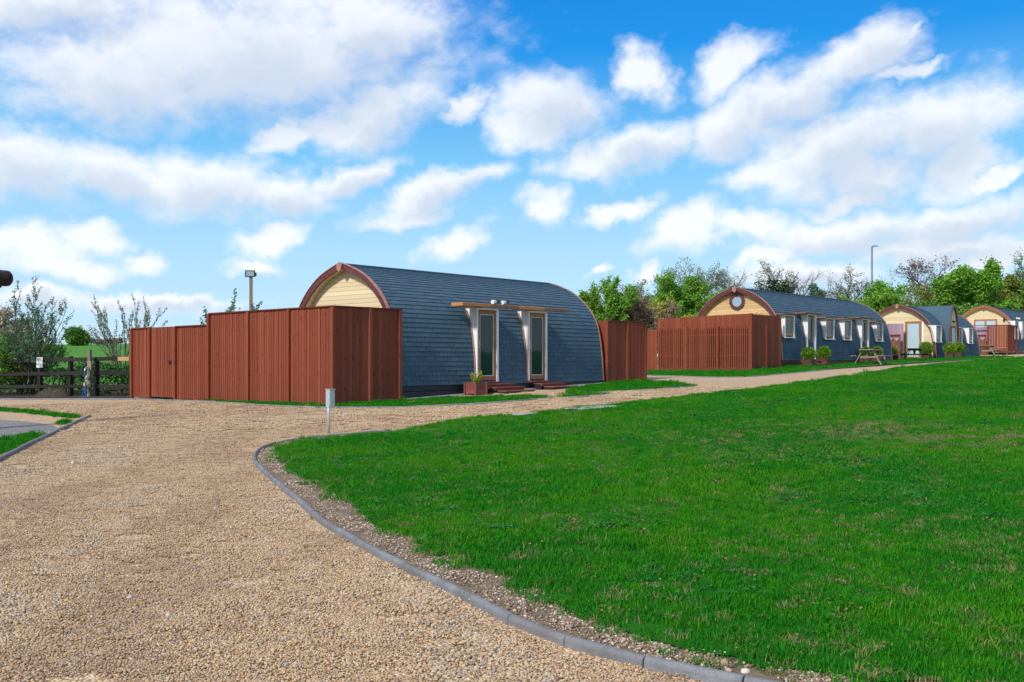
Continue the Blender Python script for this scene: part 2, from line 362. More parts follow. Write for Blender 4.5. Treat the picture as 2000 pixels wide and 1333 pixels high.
def gravel(name, tint=(1,1,1), scale=62.0):
    t = NT(name); p = t.coord(world=True); v = t.voro(p, scale); v2 = t.voro(p, scale * 0.43)
    sv = t.node('ShaderNodeSeparateColor'); t.l.new(v.outputs['Color'], sv.inputs[0])
    k = lambda c: tuple(a * b for a, b in zip(c, tint))
    c = t.ramp(sv.outputs[0], [(0.0, k((0.17,0.115,0.065))), (0.18, k((0.36,0.235,0.125))), (0.42, k((0.52,0.36,0.20))), (0.62, k((0.62,0.45,0.27))), (0.8, k((0.44,0.36,0.27))), (0.92, k((0.70,0.60,0.46))), (1.0, k((0.30,0.27,0.24)))])
    big = t.noise(p, 0.45, 5, 0.6); med = t.noise(p, 3.0, 4, 0.6)
    c = t.mix(t.rng(big, 0.35, 0.7, 0.0, 0.35), c, k((0.40,0.29,0.185))); c = t.mix(t.rng(med, 0.5, 0.75, 0.0, 0.4), c, k((0.66,0.50,0.32)))
    c = t.mix(t.rng(v.outputs['Distance'], 0.35, 0.75, 0.0, 0.75), c, k((0.13,0.09,0.055)))
    h = t.math('SUBTRACT', 1.0, v.outputs['Distance']); n1_ = t.bump(h, 0.9, 0.012); t.bump(med, 0.25, 0.05, n1_)
    return t.out(c, 0.85, spec=0.25)
M['gravel'] = gravel('golden gravel', (1.50,1.42,1.30))
M['slatechip'] = gravel('grey slate chippings', (0.62,0.82,1.15), 40)
def pebble(name, stops):
    t = NT(name); r = t.math('FRACT', t.math('ADD', t.island(), t.math('MULTIPLY', t.orand(), 3.3)))
    c = t.ramp(r, stops); n = t.noise(t.coord(), 60, 3, 0.6); c = t.mix(t.rng(n, 0.35, 0.7, 0, 0.35), c, (0.3,0.22,0.14))
    return t.out(c, 0.8, spec=0.3)
M['pebble'] = pebble('golden pebbles', [(0.0,(0.163,0.110,0.061)),(0.15,(0.407,0.260,0.132)),(0.35,(0.590,0.389,0.194)),(0.55,(0.712,0.489,0.260)),(0.7,(0.468,0.349,0.236)),(0.82,(0.762,0.608,0.425)),(0.93,(0.305,0.284,0.260)),(1.0,(0.570,0.329,0.180))])
M['pebble_d'] = pebble('darker damp pebbles', [(0.0,(0.134,0.088,0.049)),(0.15,(0.334,0.208,0.106)),(0.35,(0.484,0.311,0.155)),(0.55,(0.584,0.391,0.208)),(0.7,(0.384,0.279,0.189)),(0.82,(0.625,0.486,0.340)),(0.93,(0.250,0.227,0.208)),(1.0,(0.467,0.263,0.144))])
M['pebble_g'] = pebble('greyer pebbles', [(0.0,(0.150,0.106,0.062)),(0.15,(0.374,0.250,0.135)),(0.35,(0.543,0.373,0.198)),(0.55,(0.655,0.469,0.265)),(0.7,(0.431,0.335,0.241)),(0.82,(0.701,0.584,0.433)),(0.93,(0.281,0.273,0.265)),(1.0,(0.524,0.316,0.184))])
M['soilstone'] = pebble('soil and stones', [(0.0,(0.105,0.075,0.053)),(0.35,(0.240,0.165,0.105)),(0.65,(0.405,0.292,0.188)),(0.85,(0.510,0.413,0.315)),(0.96,(0.750,0.690,0.600)),(1.0,(0.330,0.330,0.330))])
def soil(name, a, b):
    t = NT(name); p = t.coord(world=True); n = t.noise(p, 9, 8, 0.7); v = t.voro(p, 55)
    c = t.mix(t.rng(n, 0.3, 0.7), a, b); c = t.mix(t.rng(v.outputs['Distance'], 0.1, 0.5, 0.35, 0.0), c, (0.32,0.25,0.17))
    t.bump(n, 0.8, 0.05); return t.out(c, 0.95, spec=0.15)
M['soil'] = soil('stony soil', (0.16,0.115,0.075), (0.30,0.225,0.15))
M['darksoil'] = soil('dark bed soil', (0.028,0.022,0.017), (0.065,0.052,0.04))
def lawnmat(name, sat=1.0):
    t = NT(name); p = t.coord(world=True); n = t.noise(p, 0.6, 6, 0.6); f = t.noise(p, 30, 6, 0.75); m_ = t.noise(p, 5, 5, 0.65)
    c = t.mix(t.rng(n, 0.35, 0.68), (0.014,0.18,0.005), (0.034,0.26,0.008)); c = t.mix(t.rng(m_, 0.55, 0.8, 0, 0.6), c, (0.07,0.27,0.010))
    c = t.mix(t.rng(f, 0.3, 0.55, 0.6, 0.0), c, (0.010,0.10,0.005)); c = t.mix(t.rng(f, 0.62, 0.8, 0, 0.5), c, (0.08,0.33,0.02))
    t.bump(f, 1.0, 0.05); return t.out(c, 0.9, spec=0.1)
M['lawn'] = lawnmat('mown lawn')
def fieldmat():
    t = NT('pasture'); p = t.coord(world=True, scale=(1, 0.35, 1)); n = t.noise(p, 0.12, 6, 0.6); f = t.noise(p, 2.5, 6, 0.7)
    c = t.mix(t.rng(n, 0.3, 0.7), (0.055,0.19,0.02), (0.085,0.24,0.03)); c = t.mix(t.rng(f, 0.45, 0.75, 0, 0.55), c, (0.12,0.26,0.04))
    t.bump(f, 0.6, 0.2); return t.out(c, 0.9, spec=0.1)
M['field'] = fieldmat()
def kerbmat():
    t = NT('weathered concrete edging'); p = t.coord(world=True); n = t.noise(p, 6, 6, 0.65); f = t.noise(p, 90, 3, 0.7); r = t.orand()
    c = t.mix(t.rng(n, 0.3, 0.72), (0.15,0.163,0.175), (0.30,0.32,0.34)); c = t.mix(t.rng(f, 0.4, 0.7, 0, 0.4), c, (0.11,0.105,0.10))
    mo_ = t.noise(p, 2.3, 7, 0.7); c = t.mix(t.rng(mo_, 0.48, 0.66, 0, 0.65), c, (0.135,0.115,0.10)); c = t.mix(t.rng(mo_, 0.2, 0.42, 0.5, 0), c, (0.34,0.36,0.375)); c = t.mix(t.math('MULTIPLY', r, 0.45), c, (0.17,0.14,0.14)); t.bump(f, 0.6, 0.005); return t.out(c, 0.9, spec=0.25)
M['kerb'] = kerbmat()
# ------------------------------------------------------------------ the ground
def sheet(name, poly, dz, mat, label=None):
    bm = bmesh.new(); vs = [bm.verts.new((float(p[0]), float(p[1]), 0)) for p in poly]
    f = bm.faces.new(vs); bmesh.ops.triangulate(bm, faces=[f], ngon_method='EAR_CLIP')
    bmesh.ops.bisect_plane(bm, geom=bm.verts[:] + bm.edges[:] + bm.faces[:], plane_co=(QK / GA, 0, 0), plane_no=(GA, GB, 0))
    bmesh.ops.triangulate(bm, faces=bm.faces[:])
    for v in bm.verts: v.co.z = g(v.co.x, v.co.y) + dz
    bmesh.ops.recalc_face_normals(bm, faces=bm.faces)
    for f in bm.faces:
        if f.normal.z < 0: f.normal_flip()
    me = bpy.data.meshes.new(name); bm.to_mesh(me); bm.free(); me.materials.append(mat)
    o = link(name, me); o['kind'] = 'structure'
    if label: o['label'] = label
    return o
def hill(X, Y):
    """pasture that climbs beyond the paddock fence on the left, cresting some way off"""
    X = np.asarray(X, float); Y = np.asarray(Y, float)
    sx = np.clip((-3.0 + 0.10 * (Y - 36) * -1 - X) / 8.0, 0, 1); sx = sx * sx * (3 - 2 * sx)
    d = np.clip(Y - 37.5 - 0.25 * np.clip(-X - 12, 0, 40), 0, None)
    up = np.where(d < 120, 0.0385 * d, 0.0385 * 120 + 0.0385 * 40 * (1 - np.exp(-(d - 120) / 40.0)) - 0.03 * (d - 120))
    return sx * up
def far_base(X, Y):
    q = gn(np.clip(X, -60, 60), np.clip(Y, -30, 110)); r = np.hypot(X, Y)
    return q - np.clip(r - 130, 0, None) * 0.012
xs = np.unique(np.concatenate([np.linspace(-60, 60, 81), np.linspace(-300, 300, 41), np.linspace(-2500, 2500, 21)]))
ys = np.unique(np.concatenate([np.linspace(-30, 110, 94), np.linspace(-200, 400, 49), np.linspace(-1500, 3500, 21)]))
XX, YY = np.meshgrid(xs, ys); ZZ = far_base(XX, YY) - 0.035 + hill(XX, YY)
nx, ny = len(xs), len(ys); idx = np.arange(nx * ny).reshape(ny, nx)
q4 = np.stack([idx[:-1, :-1], idx[:-1, 1:], idx[1:, 1:], idx[1:, :-1]], -1).reshape(-1, 4)
gme = np_mesh('ground', np.stack([XX.ravel(), YY.ravel(), ZZ.ravel()], -1), q4, 4, M['field'], True)
go = link('ground', gme); go['kind'] = 'structure'; go['label'] = 'green pasture climbing to a low crest beyond the paddock fence'
def hz(X, Y): return float(far_base(np.array(X), np.array(Y)) + hill(X, Y)) - 0.035

def catmull(pts, n=8):
    P = [np.asarray(p, float) for p in pts]; P = [2 * P[0] - P[1]] + P + [2 * P[-1] - P[-2]]; out = []
    for i in range(1, len(P) - 2):
        a, b, c, d = P[i-1], P[i], P[i+1], P[i+2]
        for k in range(n):
            t = k / n; out.append(0.5 * (2*b + (c-a)*t + (2*a-5*b+4*c-d)*t*t + (3*b-a-3*c+d)*t**3))
    out.append(P[-2]); return np.array(out)
def inside(pts, poly):
    x, y = pts[:, 0], pts[:, 1]; r = np.zeros(len(pts), bool); n = len(poly)
    for i in range(n):
        x0, y0 = poly[i]; x1, y1 = poly[(i + 1) % n]
        c = ((y0 > y) != (y1 > y)) & (x < (x1 - x0) * (y - y0) / (y1 - y0 + 1e-12) + x0); r ^= c
    return r
def pdist(pts, line):
    d = np.full(len(pts), 1e9)
    for a, b in zip(line[:-1], line[1:]):
        ab = b - a; t = np.clip(((pts - a) @ ab) / (ab @ ab + 1e-12), 0, 1); d = np.minimum(d, np.linalg.norm(pts - (a + t[:, None] * ab), axis=1))
    return d
PX = lambda l: [gp(*p) for p in l]
KTOP = lambda l: [gp(x, y) * ((CAMZ - 0.05) / CAMZ) for x, y in l]      # the kerb is sighted along its top edge
LAWN_KERB = catmull(KTOP([(2350,1440),(1950,1400),(1700,1363),(1500,1329),(1317,1296),(1179,1257),(1050,1222),(900,1149),(765,1085),(694,1048),(634,1014),(594,980),(551,945),(514,914),(497,894),(504,877),(531,865),(571,857),(640,849),(760,839)]), 10)
lawn_far = PX([(920,818.5),(1016,812),(1144,798),(1240,786),(1483,760),(1696,729.5),(1871,708.5),(1962,702.3)])
LAWN = np.array(list(LAWN_KERB) + lawn_far + [np.array(p) for p in ((31, 58.5), (62, 96), (110, 80), (90, 10), (30, 0))])
sheet('gravel_drive', [(-40, -12), (45, -12), (45, 20), (80, 100), (52, 103), (-2.0, 35.0), (-4.2, 31.5), (-11.6, 31.6), (-17, 33.0), (-42, 43)], 0.0, M['gravel'], 'golden gravel drive curving past the lawn and along the cabins')
rg = random.Random(4)
def wob(line, off, amp, seed):
    r = np.random.default_rng(seed); n = len(line); out = []
    w = np.interp(np.arange(n), np.arange(0, n + 7, 4), r.uniform(-1, 1, len(np.arange(0, n + 7, 4))))
    for i in range(n):
        t = line[min(i+1, n-1)] - line[max(i-1, 0)]; t /= np.linalg.norm(t) + 1e-9; nrm = np.array([t[1], -t[0]])
        o = off[i] if hasattr(off, '__len__') else off
        out.append(line[i] + nrm * (o + amp * w[i]))
    return np.array(out)
sheet('soil_edge', LAWN, 0.022, M['soil'], 'strip of bare stony soil between the concrete edging and the grass')
kn = len(LAWN_KERB); offs = np.interp(np.arange(kn), [0, 40, 75, 110, 140, 165, kn-1], [0.10, 0.12, 0.26, 0.26, 0.18, 0.08, 0.05])
GRASS_EDGE = wob(LAWN_KERB, offs, 0.10, 3)
GRASS = np.array(list(GRASS_EDGE) + [p + np.array([0.03, -0.03]) for p in lawn_far] + [np.array(p) for p in ((31.1, 58.3), (62, 95.8), (110, 80), (90, 10), (30, 0))])
if not inside(np.array([[5.0, 15.0]]), GRASS)[0]: print('LAWN ORIENTATION?')
LAWN_SHEET = np.array(list(wob(LAWN_KERB, offs + 0.16, 0.12, 8)) + list(GRASS[kn:]))
sheet('lawn', LAWN_SHEET, 0.034, M['lawn'], 'wide mown lawn sloping gently up towards the cabins')

# verges between the drive and the cabins
VERGES = {
 'a': [(262,776),(400,784),(480,790.5),(560,795.5),(660,799),(770,798),(880,793.5),(1000,786),(1082,779.2),(1052,775.5),(1000,776),(940,778),(850,781),(780,786),(640,786),(400,777)],
 'b': [(1098,778.2),(1150,775),(1188,771.2),(1150,768.5),(1100,772)],
 'c': [(1112,770),(1180,766.8),(1250,763.6),(1310,759.5),(1357,755.2),(1330,749.5),(1250,744.5),(1170,752),(1110,762)],
 'd': [(1248,733.5),(1320,735.2),(1400,738),(1455,737.2),(1530,731),(1600,724.5),(1680,716),(1770,709.3),(1850,705.2),(1930,700.5),(1990,697.8),(1990,692),(1850,697),(1700,704),(1530,716),(1466,727),(1380,727),(1250,726)],
}
VP = {k: np.array(PX(v)) for k, v in VERGES.items()}
VP['d'][-8:-6] = [[33, 62], [31, 62.5]]
for k, lab in (('a', 'grass verge below the long red fence'), ('b', 'small wedge of grass and stones below the second door'), ('c', 'grass verge tapering to a point beyond the first cabin'), ('d', 'grass verge in front of the farther cabins')):
    sheet('grass_verge', VP[k], 0.026, M['lawn'], lab)
# slate bed on the left, and the soil under the paddock fence
BED = np.array(PX([(-160,985),(0,901),(60,869),(120,841),(175,815.5),(120,812),(0,803),(-300,790),(-700,900)]))
sheet('planting_bed', BED, 0.012, M['gravel'], 'gravelled bed in the fork of the drive')
sheet('slate_patch', PX([(-200,905),(0,868),(60,860),(112,842),(104,833),(60,826),(0,822),(-250,830)]), 0.02, M['slatechip'], 'patch of blue grey slate chippings in the bed')
BEDG1 = np.array(PX([(-200,805),(0,799.5),(60,805),(110,811),(150,814.5),(146,819),(100,814),(50,808),(0,804.5),(-200,812)]))
BEDG2 = np.array(PX([(-160,930),(0,889),(40,873),(84,853),(70,849),(30,857),(0,862),(-160,880)]))
BEDG3 = np.array(PX([(112,833),(134,828),(130,824),(112,828)]))
sheet('bed_grass', BEDG1, 0.02, M['lawn'], 'narrow strip of grass along the back of the bed')
sheet('bed_grass', BEDG2, 0.028, M['lawn'], 'rough grass at the front of the bed')
sheet('fence_soil', PX([(-500,781),(0,780.5),(130,780),(262,780.5),(262,770),(0,768),(-500,768)]), 0.012, M['darksoil'], 'dark bare soil under the paddock fence')

# ---- kerb stones: every stone its own piece
def stone_mesh():
    w, h, r = 0.025, 0.050, 0.018
    prof = [(-w, -0.08), (w, -0.08), (w, h - r), (w - 0.008, h - 0.005), (w - 0.018, h), (-w + 0.018, h), (-w + 0.008, h - 0.005), (-w, h - r)]
    return MB().prism(prof, -0.5, 0.5, 0).mesh('kerb_stone', M['kerb'], bevel=0.004)
STONE = stone_mesh()
def kerb(name, line, step, label, dz=0.0, seed=1, width=1.0):
    root = empty(name, (0, 0, 0)); tag(root, label, kind='structure'); r = random.Random(seed)
    d = np.concatenate([[0], np.cumsum(np.linalg.norm(np.diff(line, axis=0), axis=1))]); n = max(1, int(round(d[-1] / step)))
    P = np.stack([np.interp(np.linspace(0, d[-1], n + 1), d, line[:, k]) for k in (0, 1)], -1)
    for a, b in zip(P[:-1], P[1:]):
        L = float(np.linalg.norm(b - a)); za, zb = g(*a), g(*b); m = (a + b) / 2
        o = link('kerb_stone', STONE, root, (m[0], m[1], (za + zb) / 2 + dz + r.uniform(-0.003, 0.003)),
                 (r.uniform(-0.05, 0.05), -math.atan2(zb - za, L) + r.uniform(-0.005, 0.005), math.atan2(b[1] - a[1], b[0] - a[0]) + r.uniform(-0.006, 0.006)), (L - 0.005, width, 1))
    return root
kerb('kerb', LAWN_KERB[10:], 0.46, 'curved concrete edging round the tip of the lawn', 0.0, 5)
kerb('kerb', np.array(PX([(-120,963),(0,901),(60,869),(120,841),(175,815.5)])), 0.9, 'straight concrete edging along the front of the gravelled bed', 0.012, 6, 1.5)
kerb('kerb', np.array(PX([(175,814.5),(120,810.5),(0,798)])), 0.9, 'low concrete edging along the back of the gravelled bed', -0.03, 7)
kerb('kerb', np.array(PX([(-300,781),(0,781.5),(130,781),(262,781.5),(400,786),(480,791.5),(560,796),(660,799.5),(770,798.5),(880,794),(1000,786.5),(1084,779.4)])), 0.9, 'long concrete edging below the red fence and the paddock fence', 0.0, 8)
kerb('kerb', np.array(PX([(1084,779.4),(1056,775.6)])), 0.7, 'short return of edging beside the first doorstep', -0.02, 9)
kerb('kerb', np.array(PX([(1098,778.6),(1150,775.4),(1190,771.4),(1150,768.3)])), 0.7, 'concrete edging round the small grass wedge by the second doorstep', -0.01, 10)
kerb('kerb', np.array(PX([(1112,770.4),(1180,767.2),(1250,764),(1310,760),(1359,755.2),(1330,749.2),(1258,746)])), 0.9, 'concrete edging round the pointed verge beyond the first cabin', -0.01, 11)
kerb('kerb', np.array(PX([(1248,734),(1320,735.7),(1400,738.4),(1455,737.6),(1530,731.4),(1600,724.9),(1680,716.4),(1770,709.7),(1850,705.6),(1930,700.9)])), 0.9, 'concrete edging of the verge in front of the farther cabins', -0.015, 12)
for px, py, w, lab in ((1158, 801, 1.0, 'larger worn concrete slab sunk in the edge of the lawn by the drive'), (1025, 814, 0.42, 'smaller concrete cover sunk in the edge of the lawn')):
    p = gp(px, py); o = MB().box(-w*0.6, w*0.6, -w*0.3, w*0.3, -0.05, 0.045).build('paving_slab', M['concrete'], None, (p[0], p[1], g(*p) + 0.02), (-0.01, -0.02, math.atan2(U[1], U[0])), bevel=0.012); tag(o, lab, 'slab')

# ---- scattered stuff: one point mesh each, small clumps set on the points
def clump_grass(name, mat, n, rad_, h0, h1, wid, seed, lean=0.5):
    r = np.random.default_rng(seed); ang = r.uniform(0, 2*np.pi, n); rr = rad_ * np.sqrt(r.uniform(0, 1, n)); x, y = rr*np.cos(ang), rr*np.sin(ang)
    h = r.uniform(h0, h1, n); a = r.uniform(0, 2*np.pi, n); l = r.uniform(0.1, lean, n) * h * 1.6; w = wid * r.uniform(0.7, 1.3, n)
    dx, dy = np.cos(a), np.sin(a); sx, sy = -dy * w, dx * w
    v = np.zeros((n, 5, 3)); v[:,0] = np.stack([x - sx, y - sy, np.full(n, -0.01)], -1); v[:,1] = np.stack([x + sx, y + sy, np.full(n, -0.01)], -1)
    v[:,2] = np.stack([x + dx*l*0.4 + sx*0.8, y + dy*l*0.4 + sy*0.8, h*0.65], -1); v[:,3] = np.stack([x + dx*l*0.4 - sx*0.8, y + dy*l*0.4 - sy*0.8, h*0.65], -1); v[:,4] = np.stack([x + dx*l, y + dy*l, h], -1)
    b = np.arange(n)[:, None] * 5; f = np.concatenate([b + np.array([[0,1,2]]), b + np.array([[0,2,3]]), b + np.array([[3,2,4]])], 0)
    return bpy.data.objects.new(name, np_mesh(name, v.reshape(-1, 3), f, 3, mat, True))
ICO_V = None
def ico():
    global ICO_V
    bm = bmesh.new(); bmesh.ops.create_icosphere(bm, subdivisions=1, radius=1.0); vs = np.array([v.co[:] for v in bm.verts]); fs = np.array([[v.index for v in f.verts] for f in bm.faces]); bm.free(); return vs, fs
IV, IF = ico()
def clump_stones(name, mat, n, rad_, s0, s1, seed, zspread=0.006):
    r = np.random.default_rng(seed); allv = []; allf = []
    for i in range(n):
        s = r.uniform(s0, s1) * np.array([r.uniform(0.75, 1.3), r.uniform(0.75, 1.2), r.uniform(0.5, 0.9)]); v = IV * (1 + r.uniform(-0.22, 0.22, (len(IV), 1))) * s
        a = r.uniform(0, 6.28); ca, sa = math.cos(a), math.sin(a); v = v @ np.array([[ca, sa, 0], [-sa, ca, 0], [0, 0, 1]])
        q, t = rad_ * math.sqrt(r.uniform(0, 1)), r.uniform(0, 6.28)
        allv.append(v + np.array([q*math.cos(t), q*math.sin(t), r.uniform(-0.2, 1) * zspread])); allf.append(IF + i * len(IV))
    return bpy.data.objects.new(name, np_mesh(name, np.concatenate(allv), np.concatenate(allf), 3, mat, True))
def clump_weed(name, mat, n, rad_, seed):
    r = np.random.default_rng(seed); allv = []; allf = []
    for i in range(n):
        a = r.uniform(0, 6.28); q = rad_ * math.sqrt(r.uniform(0, 1)); c = np.array([q*math.cos(a), q*math.sin(a), r.uniform(0.015, 0.04)])
        t = r.uniform(0, 6.28, 1)[0]; s = r.uniform(0.006, 0.012); k = np.linspace(0, 6.28, 6)[:-1]; v = np.stack([np.cos(k)*s, np.sin(k)*s, np.sin(k + t)*s*0.5], -1) + c
        allv.append(v); allf += [[i*5, i*5+1, i*5+2], [i*5, i*5+2, i*5+3], [i*5, i*5+3, i*5+4]]
    return bpy.data.objects.new(name, np_mesh(name, np.concatenate(allv), np.array(allf), 3, mat))
def scatter(name, pts, z, scl, pick, protos, label, cat, seed=0, tilt=0.12):
    r = np.random.default_rng(seed); n = len(pts); me = bpy.data.meshes.new(name); me.vertices.add(n)
    me.vertices.foreach_set('co', np.stack([pts[:, 0], pts[:, 1], z], -1).astype(np.float32).ravel())
    rot = np.stack([r.uniform(-tilt, tilt, n), r.uniform(-tilt, tilt, n), r.uniform(0, 6.283, n)], -1).astype(np.float32)
    at_ = me.attributes.new('rot', 'FLOAT_VECTOR', 'POINT'); at_.data.foreach_set('vector', rot.ravel())
    at_ = me.attributes.new('scl', 'FLOAT', 'POINT'); at_.data.foreach_set('value', np.asarray(scl, np.float32))
    at_ = me.attributes.new('pick', 'INT', 'POINT'); at_.data.foreach_set('value', np.asarray(pick, np.int32))
    o = link(name, me); tag(o, label, cat, kind='stuff')
    ng = bpy.data.node_groups.new(name, 'GeometryNodeTree'); ng.interface.new_socket('Geometry', in_out='INPUT', socket_type='NodeSocketGeometry'); ng.interface.new_socket('Geometry', in_out='OUTPUT', socket_type='NodeSocketGeometry')
    N, L = ng.nodes, ng.links; gi = N.new('NodeGroupInput'); go_ = N.new('NodeGroupOutput'); ip = N.new('GeometryNodeInstanceOnPoints'); jn = N.new('GeometryNodeJoinGeometry')
    for p in reversed(protos):
        oi = N.new('GeometryNodeObjectInfo'); oi.inputs['Object'].default_value = p; oi.inputs['As Instance'].default_value = True; L.new(oi.outputs['Geometry'], jn.inputs[0])
    L.new(gi.outputs[0], ip.inputs['Points']); L.new(jn.outputs[0], ip.inputs['Instance']); ip.inputs['Pick Instance'].default_value = True
    def na(nm, ty):
        a = N.new('GeometryNodeInputNamedAttribute'); a.data_type = ty; a.inputs['Name'].default_value = nm; return a.outputs['Attribute']
    L.new(na('pick', 'INT'), ip.inputs['Instance Index']); L.new(na('rot', 'FLOAT_VECTOR'), ip.inputs['Rotation']); L.new(na('scl', 'FLOAT'), ip.inputs['Scale'])
    L.new(ip.outputs[0], go_.inputs[0]); md = o.modifiers.new('scatter', 'NODES'); md.node_group = ng; return o
GP = [clump_grass('tuft', M['grassblade'], 70, 0.09, 0.018, 0.045, 0.0022, 1), clump_grass('tuft', M['grassblade'], 70, 0.09, 0.014, 0.038, 0.0024, 2, 0.8), clump_grass('tuft', M['grassblade2'], 60, 0.09, 0.02, 0.05, 0.0024, 3, 0.7),
      clump_grass('tuft', M['straw'], 45, 0.085, 0.012, 0.04, 0.0022, 4, 1.3), clump_weed('clover', M['weed'], 26, 0.07, 5), clump_grass('tuft', M['grassblade2'], 24, 0.035, 0.05, 0.085, 0.003, 6, 0.6),
      clump_grass('tuft', M['grassblade3'], 64, 0.09, 0.016, 0.042, 0.0023, 7, 0.7), clump_weed('litter', M['deadleaf'], 9, 0.08, 8)]
def vnoise(p, s, seed):
    r = np.random.default_rng(seed); T = r.uniform(0, 1, (64, 64)); q = p * s; i = np.floor(q).astype(int); f = q - i; f = f*f*(3-2*f)
    a = T[i[:,0] % 64, i[:,1] % 64]; b = T[(i[:,0]+1) % 64, i[:,1] % 64]; c = T[i[:,0] % 64, (i[:,1]+1) % 64]; d = T[(i[:,0]+1) % 64, (i[:,1]+1) % 64]
    return (a*(1-f[:,0]) + b*f[:,0])*(1-f[:,1]) + (c*(1-f[:,0]) + d*f[:,0])*f[:,1]
rn = np.random.default_rng(11)
def sample(y0, y1, dens, margin=0.62, xmin=-99):
    xm = y1 * margin + 2.8; n = int((2 * xm) * (y1 - y0) * dens); p = np.stack([rn.uniform(-xm, xm, n), rn.uniform(y0, y1, n)], -1)
    return p[(np.abs(p[:, 0]) < p[:, 1] * margin + 2.8) & (p[:, 0] > xmin)]
pl, sc_, pk = [], [], []
STRAW = [(gp(1700,848),1.6,0.55),(gp(1900,858),1.3,0.5),(gp(1780,838),1.0,0.4),(gp(1440,872),1.5,0.28),(gp(1900,1060),0.5,0.25),(gp(1600,1105),0.4,0.2),(gp(1940,1105),0.4,0.2),(gp(1110,850),0.5,0.25)]
for y0, y1, dens, s in ((3.6, 8, 300, 0.9), (8, 13, 190, 1.0), (13, 20, 105, 1.15), (20, 32, 48, 1.45), (32, 62, 18, 2.1)):
    p = sample(y0, y1, dens); p = p[inside(p, GRASS)]; de = pdist(p, LAWN_KERB)
    patch = 0.6 * vnoise(p, 2.1, 21) + 0.4 * vnoise(p, 6.0, 22)
    keep = (patch > 0.17) | (rn.uniform(0, 1, len(p)) > 0.5); keep &= (de > 0.9) | (rn.uniform(0, 1, len(p)) < 0.22 + 0.85 * np.clip((de - 0.2) / 0.4, 0, 1))
    p = p[keep]; de = de[keep]; patch = patch[keep]
    st = np.zeros(len(p))
    for c, rx, a in STRAW: d_ = p - c; st = np.maximum(st, a * np.exp(-((d_ @ U) / rx)**2 - ((d_ @ V) / (rx * 1.2))**2))
    u = rn.uniform(0, 1, len(p)); k = rn.choice([0, 0, 1, 1], len(p)); lf_ = 0.6 * vnoise(p, 0.55, 51) + 0.4 * vnoise(p, 1.9, 52); k = np.where(lf_ + rn.normal(0, 0.13, len(p)) > 0.60, 6, k); k = np.where(lf_ + rn.normal(0, 0.13, len(p)) < 0.40, 2, k)
    k = np.where(u < 0.04 + 0.05 * (y0 < 12) + 1.6 * st * (vnoise(p, 3.5, 25) > 0.35) + 0.22 * (patch < 0.30) + 0.10 * np.clip(1 - de / 1.2, 0, 1), 3, k); wd = vnoise(p, 1.1, 23); k = np.where((wd > 0.66) & (rn.uniform(0, 1, len(p)) < 0.22), 4, k)
    k = np.where(rn.uniform(0, 1, len(p)) < 0.018, 5, k); k = np.where(rn.uniform(0, 1, len(p)) < (0.03 + 0.07 * (patch < 0.36)) * (y0 < 20), 7, k)
    pl.append(p); sc_.append(s * 0.86 * rn.uniform(0.7, 1.3, len(p)) * (0.75 + 0.5 * vnoise(p, 0.9, 24))); pk.append(k)
P_ = np.concatenate(pl); scatter('lawn_grass', P_, gn(P_[:,0], P_[:,1]) + 0.032, np.concatenate(sc_), np.concatenate(pk), GP, 'short green grass with dry straw patches growing over the lawn', 'grass', 1)
pl, sc_, pk = [], [], []
for poly, dens, s in ((VP['a'], 60, 1.5), (VP['b'], 40, 1.6), (VP['c'], 45, 1.6), (VP['d'], 22, 2.0), (BEDG1, 60, 1.7), (BEDG2, 90, 1.5), (BEDG3, 90, 1.4)):
    lo, hi = poly.min(0), poly.max(0); n = int((hi - lo).prod() * dens); p = rn.uniform(lo, hi, (n, 2)); p = p[inside(p, poly)]; p = p[np.abs(p[:,0]) < p[:,1]*0.66]
    pl.append(p); sc_.append(s * rn.uniform(0.6, 1.25, len(p))); pk.append(rn.choice([0, 1, 2, 2, 3, 5], len(p), p=[0.28, 0.25, 0.2, 0.17, 0.05, 0.05]))
P_ = np.concatenate(pl); scatter('verge_grass', P_, gn(P_[:,0], P_[:,1]) + 0.022, np.concatenate(sc_), np.concatenate(pk), GP, 'longer green grass growing on the verges and the bed', 'grass', 2)
SP = [clump_stones('stones', M['pebble'], 190, 0.12, 0.0037, 0.0078, 30 + k, 0.008) for k in range(4)] + [clump_stones('stones', M['soilstone'], 70, 0.12, 0.003, 0.010, 40 + k, 0.004) for k in range(2)] + [clump_stones('stones', M['soilstone'], 3, 0.05, 0.012, 0.022, 50, 0.004)] + [clump_stones('stones', M['pebble_d'], 190, 0.12, 0.0037, 0.0078, 60 + k, 0.006) for k in range(2)] + [clump_stones('stones', M['pebble_g'], 150, 0.12, 0.004, 0.0105, 64 + k, 0.008) for k in range(2)]
pl, sc_, pk = [], [], []
for y0, y1, dens, s in ((3.4, 7, 105, 0.95), (7, 11, 70, 1.0), (11, 17, 45, 1.15), (17, 28, 14, 1.9)):
    p = sample(y0, y1, dens, 0.62); p = p[(~inside(p, LAWN)) & (~inside(p, BED)) & (pdist(p, LAWN_KERB) > 0.09)]
    pl.append(p); sc_.append(s * rn.uniform(0.8, 1.2, len(p))); k = rn.integers(0, 4, len(p)); tr = 0.55 * vnoise(np.stack([p[:, 0] * 1.5 + p[:, 1] * 0.25, p[:, 1] * 0.22], -1), 1.0, 71) + 0.3 * vnoise(p, 1.3, 72) + 0.15 * vnoise(p, 4.0, 73) + rn.normal(0, 0.07, len(p)); k = np.where(tr > 0.60, 7 + rn.integers(0, 2, len(p)), k); k = np.where(tr < 0.36, 9 + rn.integers(0, 2, len(p)), k); k = np.where(rn.uniform(0, 1, len(p)) < 0.008, 6, k); pk.append(k)
